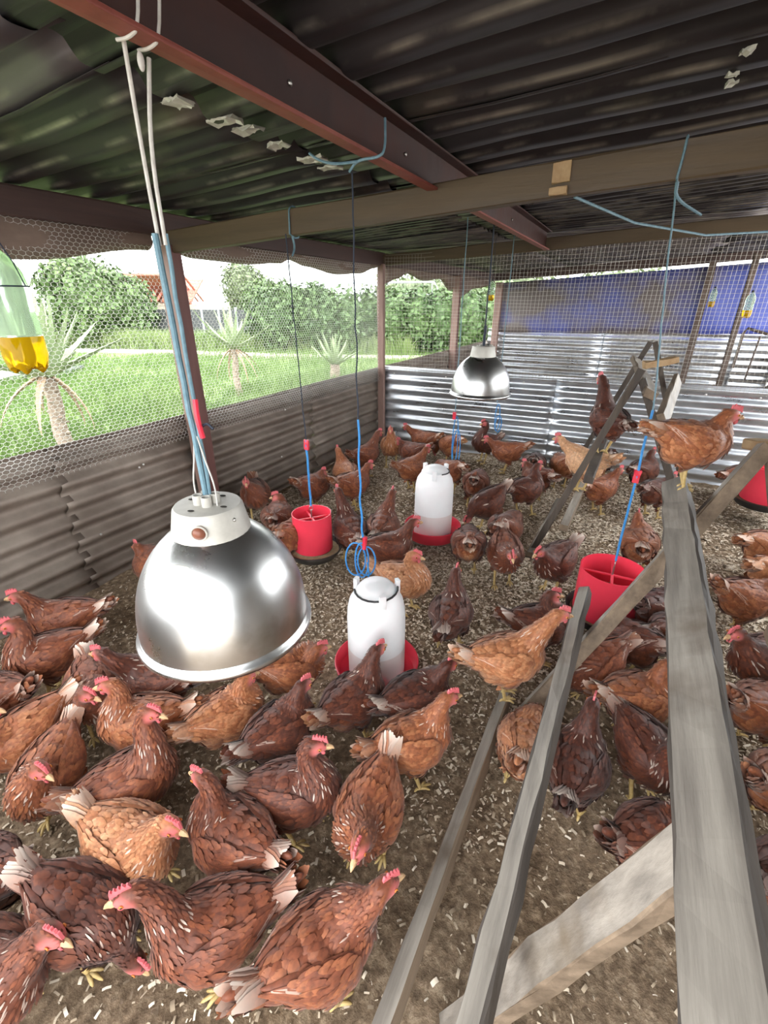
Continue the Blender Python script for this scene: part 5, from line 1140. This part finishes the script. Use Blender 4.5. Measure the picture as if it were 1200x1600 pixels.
def make_tail(seed, up):
    rng = np.random.default_rng(seed); parts = []
    for layer, (cnt, L0, w0, dz) in enumerate(((9, .125, .018, .0), (8, .102, .018, -.008), (8, .080, .017, -.014), (7, .065, .016, .010))):
        q = np.linspace(-1, 1, cnt); a_ = q * .13; roll = q * .85
        fl = unit(np.stack([-np.cos(a_), np.sin(a_) * .8, np.full(cnt, 0.) - .05 * layer], 1))
        Nn = unit(np.stack([np.full(cnt, .02), np.sin(roll), np.cos(roll)], 1)); Nn = unit(Nn - fl * (fl * Nn).sum(1, keepdims=True))
        P = np.stack([np.full(cnt, .045), q * .019, dz + .016 * np.cos(roll)], 1) + Nn * .001 * rng.random((cnt, 1))
        fw = np.where(rng.random(cnt) < (.75 if layer == 0 else .4), rng.uniform(.5, 1, cnt), .12)
        parts.append(feathers(P, Nn, fl, L0 * rng.uniform(.9, 1.05, cnt), np.full(cnt, w0), .001, .0, rng.random(cnt), fw, np.full(cnt, .35), nrow=5))
    # flat under-tail coverts closing the wedge from below
    for (cnt, L0, w0, dz, sl) in ((8, .100, .015, -.020, .10), (7, .080, .015, -.028, .16), (7, .062, .014, -.034, .22)):
        q = np.linspace(-1, 1, cnt); fl = unit(np.stack([-np.ones(cnt), -q * .10, np.full(cnt, sl)], 1)); roll = q * .6
        Nn = unit(np.stack([np.full(cnt, -.1), np.sin(roll), -np.cos(roll)], 1)); Nn = unit(Nn - fl * (fl * Nn).sum(1, keepdims=True))
        P = np.stack([np.full(cnt, .035), q * .020, dz + .006 * (q ** 2)], 1)
        parts.append(feathers(P, Nn, fl, L0 * rng.uniform(.9, 1.08, cnt), np.full(cnt, w0), .001, .0, rng.random(cnt), np.full(cnt, .3), np.full(cnt, .7), nrow=5))
    for p_ in parts: p_[2]['fw'] = p_[2]['fw'] * p_[2]['ft'] ** 1.3
    # under-tail fluff
    n = 80; th = rng.uniform(-1.8, 1.8, n); xx = rng.uniform(-.055, .05, n); rr = .031 * np.sqrt(np.clip(1 - ((xx - .01) / .072) ** 2, .04, 1))
    Nn = unit(np.stack([np.zeros(n), np.sin(th), -np.cos(th)], 1)); P = np.stack([xx, np.sin(th) * rr * .9, -.008 - np.cos(th) * rr], 1)
    fl = unit(np.tile([-1., 0, .15], (n, 1)) + rng.normal(0, .15, (n, 3))); fl = unit(fl - Nn * (fl * Nn).sum(1, keepdims=True))
    parts.append(feathers(P, Nn, fl, rng.uniform(.03, .05, n), rng.uniform(.008, .012, n), .004, .0, rng.random(n), (rng.random(n) < .25) * .6, np.full(n, .9)))
    V, F, A = merge(parts)
    cone = MB(); cone.ell((-.004, 0, .0), (.088, .016, .020), nu=14, nv=10); V0 = np.array(cone.v)
    return mesh_np('tail', np.concatenate([V0, V]), [tuple(f) for f in cone.f] + [tuple(int(i) + len(V0) for i in f) for f in F], [M['hen_feather']], True,
                   {k: np.concatenate([np.full(len(V0), .4 if k in ('fr', 'rg') else 0), A[k]]) for k in A})
WINGS = {(k, s_): make_wing(10 + k, s_) for k in range(3) for s_ in (-1, 1)}
TAILS = [make_tail(30 + k, 0) for k in range(5)]
def make_comb(k):
    rnd = random.Random(k); top = []; n = 5
    prof = [(-.020, -.004)]
    for i in range(n):
        x = -.020 + .040 * (i + .5) / n; hgt = (.013 if i in (1, 2, 3) else .009) * rnd.uniform(.85, 1.1)
        prof += [(x - .003, hgt * .55), (x - .0012, hgt), (x + .0012, hgt), (x + .003, hgt * .55)]
    prof += [(.021, -.004), (.024, -.012), (.012, -.008), (-.012, -.007)]
    V = [(x, .0028, z) for x, z in prof] + [(x, -.0028, z) for x, z in prof]; n_ = len(prof); b = MB()
    b.add(V, [tuple(range(n_ - 1, -1, -1)), tuple(range(n_, 2 * n_))] + [(i, (i + 1) % n_, (i + 1) % n_ + n_, i + n_) for i in range(n_)])
    return b.mesh('comb', M['hen_comb'])
COMBS = [make_comb(k) for k in range(3)]
b = MB(); b.ell((0, 0, -.006), (.0060, .0032, .0095), nu=10, nv=8); b.ell((-.004, 0, .002), (.006, .003, .005), nu=8, nv=6); WATTLE = b.mesh('wattle', M['hen_comb'], 'all')
b = MB(); b.tube([(-.004, 0, .001), (.005, 0, .001), (.013, 0, -.001), (.0185, 0, -.0055)], [.0078, .0068, .0042, .0008], 8); b.tube([(-.004, 0, -.005), (.006, 0, -.0055), (.013, 0, -.0062)], [.0058, .0045, .0008], 8); BEAK = b.mesh('beak', M['hen_beak'], True)
b = MB(); b.ell((0, 0, 0), (.0046, .0022, .0046), nu=12, nv=8); b.ell((0, 0, 0), (.0030, .0031, .0030), nu=10, nv=8, mi=1); EYE = b.mesh('eye', [M['hen_iris'], M['hen_eye']], 'all')

def hen_finish(h, me_body, idx):
    (x, y, z, hd, s, hl, hy, tone, tz, opt, lab) = h.row[:11]; rng = np.random.default_rng(500 + idx)
    nv = len(me_body.vertices); nf = len(me_body.polygons)
    co = np.zeros(nv * 3, np.float32); me_body.vertices.foreach_get('co', co); co = co.reshape(-1, 3).astype(float)
    fc = np.zeros(nf * 3, np.float32); me_body.polygons.foreach_get('center', fc); fc = fc.reshape(-1, 3).astype(float)
    fn = np.zeros(nf * 3, np.float32); me_body.polygons.foreach_get('normal', fn); fn = fn.reshape(-1, 3).astype(float)
    fa = np.zeros(nf, np.float32); me_body.polygons.foreach_get('area', fa); fa = fa.astype(float)
    loops = np.zeros(len(me_body.loops), np.int32); me_body.loops.foreach_get('vertex_index', loops)
    sizes = np.zeros(nf, np.int32); me_body.polygons.foreach_get('loop_total', sizes)
    # spine lookup
    sp = np.array([tuple(p) for p in h.spine]); seg = np.linalg.norm(np.diff(sp, axis=0), axis=1)
    fine = np.concatenate([sp[i] + (sp[i+1] - sp[i]) * np.linspace(0, 1, 6)[:-1, None] for i in range(len(sp) - 1)] + [sp[-1:]])
    tan = unit(np.gradient(fine, axis=0)); nneck = 14 * 5
    def look(P): d = ((P[:, None] - fine[None]) ** 2).sum(2); k = d.argmin(1); return k, k / (len(fine) - 1)
    hpv, hdv = np.array(h.hp), np.array(h.hd); hmat = np.array(h.hm)
    def facemask(P):
        l = (P - hpv) @ hmat; return np.clip(1.6 - np.linalg.norm((l - np.array([.019, 0, -.004])) / np.array([.024, .034, .019]), axis=1), 0, 1) * (np.abs(l[:, 1]) > .007)
    red = np.clip(facemask(co) * 1.6, 0, 1)
    k, t = look(co); rg = np.clip((-(co[:, 0]) - .01) * 9, 0, 1) * np.clip((.215 - h.cr - co[:, 2]) * 12 + .2, 0, 1)
    # body mesh + legs as one mesh
    b = MB(); b.v = []; 
    lv, lf = [], []
    for (hip, hock, foot, sd_) in h.legs:
        lb = MB(); lb.tube([hock + Vector((.004, 0, .02)), hock, hock.lerp(foot, .5), foot + Vector((-.002, 0, .012)), foot], [.011, .0088, .0068, .0068, .0062], 8)
        for a_, ln in ((-.5, .036), (0, .046), (.5, .036), (math.pi, .022)):
            dv = Vector((math.cos(a_), math.sin(a_), 0)); lb.tube([foot + Vector((0, 0, .0)), foot + dv * ln * .55 + Vector((0, 0, .003)), foot + dv * ln * .85 - Vector((0, 0, .002)), foot + dv * ln - Vector((0, 0, .006))], [.0062, .0054, .0045, .0015], 6)
        off = len(lv); lv += lb.v; lf += [tuple(i + off for i in f) for f in lb.f]
    faces = []; st = 0
    starts = np.concatenate([[0], np.cumsum(sizes)[:-1]])
    faces = [tuple(loops[a_:a_ + n_].tolist()) for a_, n_ in zip(starts, sizes)] + [tuple(i + nv for i in f) for f in lf]
    zz = np.zeros(len(lv))
    me = mesh_np('hen_body', np.concatenate([co, np.array(lv)]), faces, [M['hen_body'], M['hen_leg']], True,
                 dict(fr=np.concatenate([np.full(nv, .42), zz]), ft=np.zeros(nv + len(lv)), fw=np.zeros(nv + len(lv)), rg=np.concatenate([rg, zz]), red=np.concatenate([red, zz])),
                 midx=[0] * nf + [1] * len(lf))
    near = h.dist < 1.5; far = h.dist > 2.6
    # feather sampling with dart throwing
    cand = rng.choice(nf, (3800 if near else 2000 if not far else 900), p=fa / fa.sum()); P = fc[cand] + rng.normal(0, .0015, (len(cand), 3)); Nn = fn[cand]
    kk, tt = look(P); neck = kk < nneck; headd = np.linalg.norm(P - hpv, axis=1)
    rad = np.where(neck, .0055 + .0035 * np.clip(kk / nneck, 0, 1), .0090) * (1 if near else 1.35 if not far else 1.9)
    lm = facemask(P) < .05; lm &= headd > .027
    keep = []; grid = {}
    cs = .02
    for i in np.nonzero(lm)[0]:
        p = P[i]; key = (int(p[0] // cs), int(p[1] // cs), int(p[2] // cs)); ok = True; r2 = rad[i] ** 2
        for dx in (-1, 0, 1):
            for dy in (-1, 0, 1):
                for dz in (-1, 0, 1):
                    for j in grid.get((key[0]+dx, key[1]+dy, key[2]+dz), ()):
                        q = P[j]
                        if (p[0]-q[0])**2 + (p[1]-q[1])**2 + (p[2]-q[2])**2 < r2: ok = False; break
                    if not ok: break
                if not ok: break
            if not ok: break
        if ok: keep.append(i); grid.setdefault(key, []).append(i)
    keep = np.array(keep); P, Nn, kk, neck, headd = P[keep], Nn[keep], kk[keep], neck[keep], headd[keep]; n = len(P)
    fl = tan[kk].copy(); low = np.clip((.16 - h.cr - P[:, 2]) * 14, 0, 1.2); fl[:, 2] -= low * (~neck); fl += rng.normal(0, .10, (n, 3))
    fl = unit(fl - Nn * (fl * Nn).sum(1, keepdims=True))
    big = 1.0 if near else 1.25 if not far else 1.7
    u = np.clip(kk / nneck, 0, 1)
    L_ = np.where(neck, .011 + .018 * u, .030) * rng.uniform(.85, 1.15, n) * big
    W_ = np.where(neck, .0026 + .0024 * u, .0082) * rng.uniform(.85, 1.2, n) * big
    hack = neck & (u > .42) & (u < .74) & (Nn[:, 2] > -.25)
    fw = np.where(hack & (rng.random(n) < .30), rng.uniform(.45, 1., n), 0.) 
    rgf = np.clip((-P[:, 0] - .01) * 9, 0, 1) * np.clip((.215 - h.cr - P[:, 2]) * 12 + .2, 0, 1)
    W_ = np.where(fw > .4, W_ * .5, W_)
    V, F, A = feathers(P, Nn, fl, L_, W_, np.where(neck, .0022, .0030), np.where(neck, 2.0, 4.2), rng.random(n), fw, rgf)
    root = thing('hen', lab, 'hen', (x, y, z), R(hd), group='brown hens in the shed'); root.scale = (s, s, s)
    tn = tone - .035 + random.uniform(-.04, .04); rr = 1.0 if opt.get('buffrear') else 0.0
    def sub(nm, me_, mtx=None):
        o = link(nm, me_, root); o['tone'] = tn; o['rear'] = rr
        if mtx is not None: o.matrix_local = mtx
        return o
    sub('body', me)
    sub('plumage', mesh_np('plumage', V, F, [M['hen_feather']], True, A))['kind'] = 'stuff'
    for sd_ in (-1, 1):
        sub('wing', WINGS[(idx % 3, sd_)], h.base)
    up = opt.get('tp', {.235: 12, .265: 30, .295: 46}.get(tz, 30))
    sub('tail', TAILS[idx % 5], Matrix.Translation(h.rump) @ Matrix.Rotation(R(up), 4, 'Y'))
    HM = Matrix.Translation(h.hp) @ h.hm.to_4x4() @ Matrix.Scale(1.12, 4)
    sub('comb', COMBS[idx % 3], HM @ Matrix.Translation((.010, 0, .0245)))
    sub('beak', BEAK, HM @ Matrix.Translation((.033, 0, -.002)))
    for sd_ in (-1, 1):
        sub('wattle', WATTLE, HM @ Matrix.Translation((.024, sd_ * .0065, -.015)) @ Matrix.Rotation(-sd_ * .25, 4, 'X'))
        if not far: sub('eye', EYE, HM @ Matrix.Translation((.0135, sd_ * .0192, .004)))
    return root

hs = [hen_setup(r_) for r_ in HENS]
tmp = [hen_temp(h) for h in hs]
dg = bpy.context.evaluated_depsgraph_get(); dg.update()
bodies = [bpy.data.meshes.new_from_object(o.evaluated_get(dg)) for o in tmp]
for o in tmp: me = o.data; bpy.data.objects.remove(o); bpy.data.meshes.remove(me)
for i, (h, me) in enumerate(zip(hs, bodies)):
    hen_finish(h, me, i); bpy.data.meshes.remove(me)
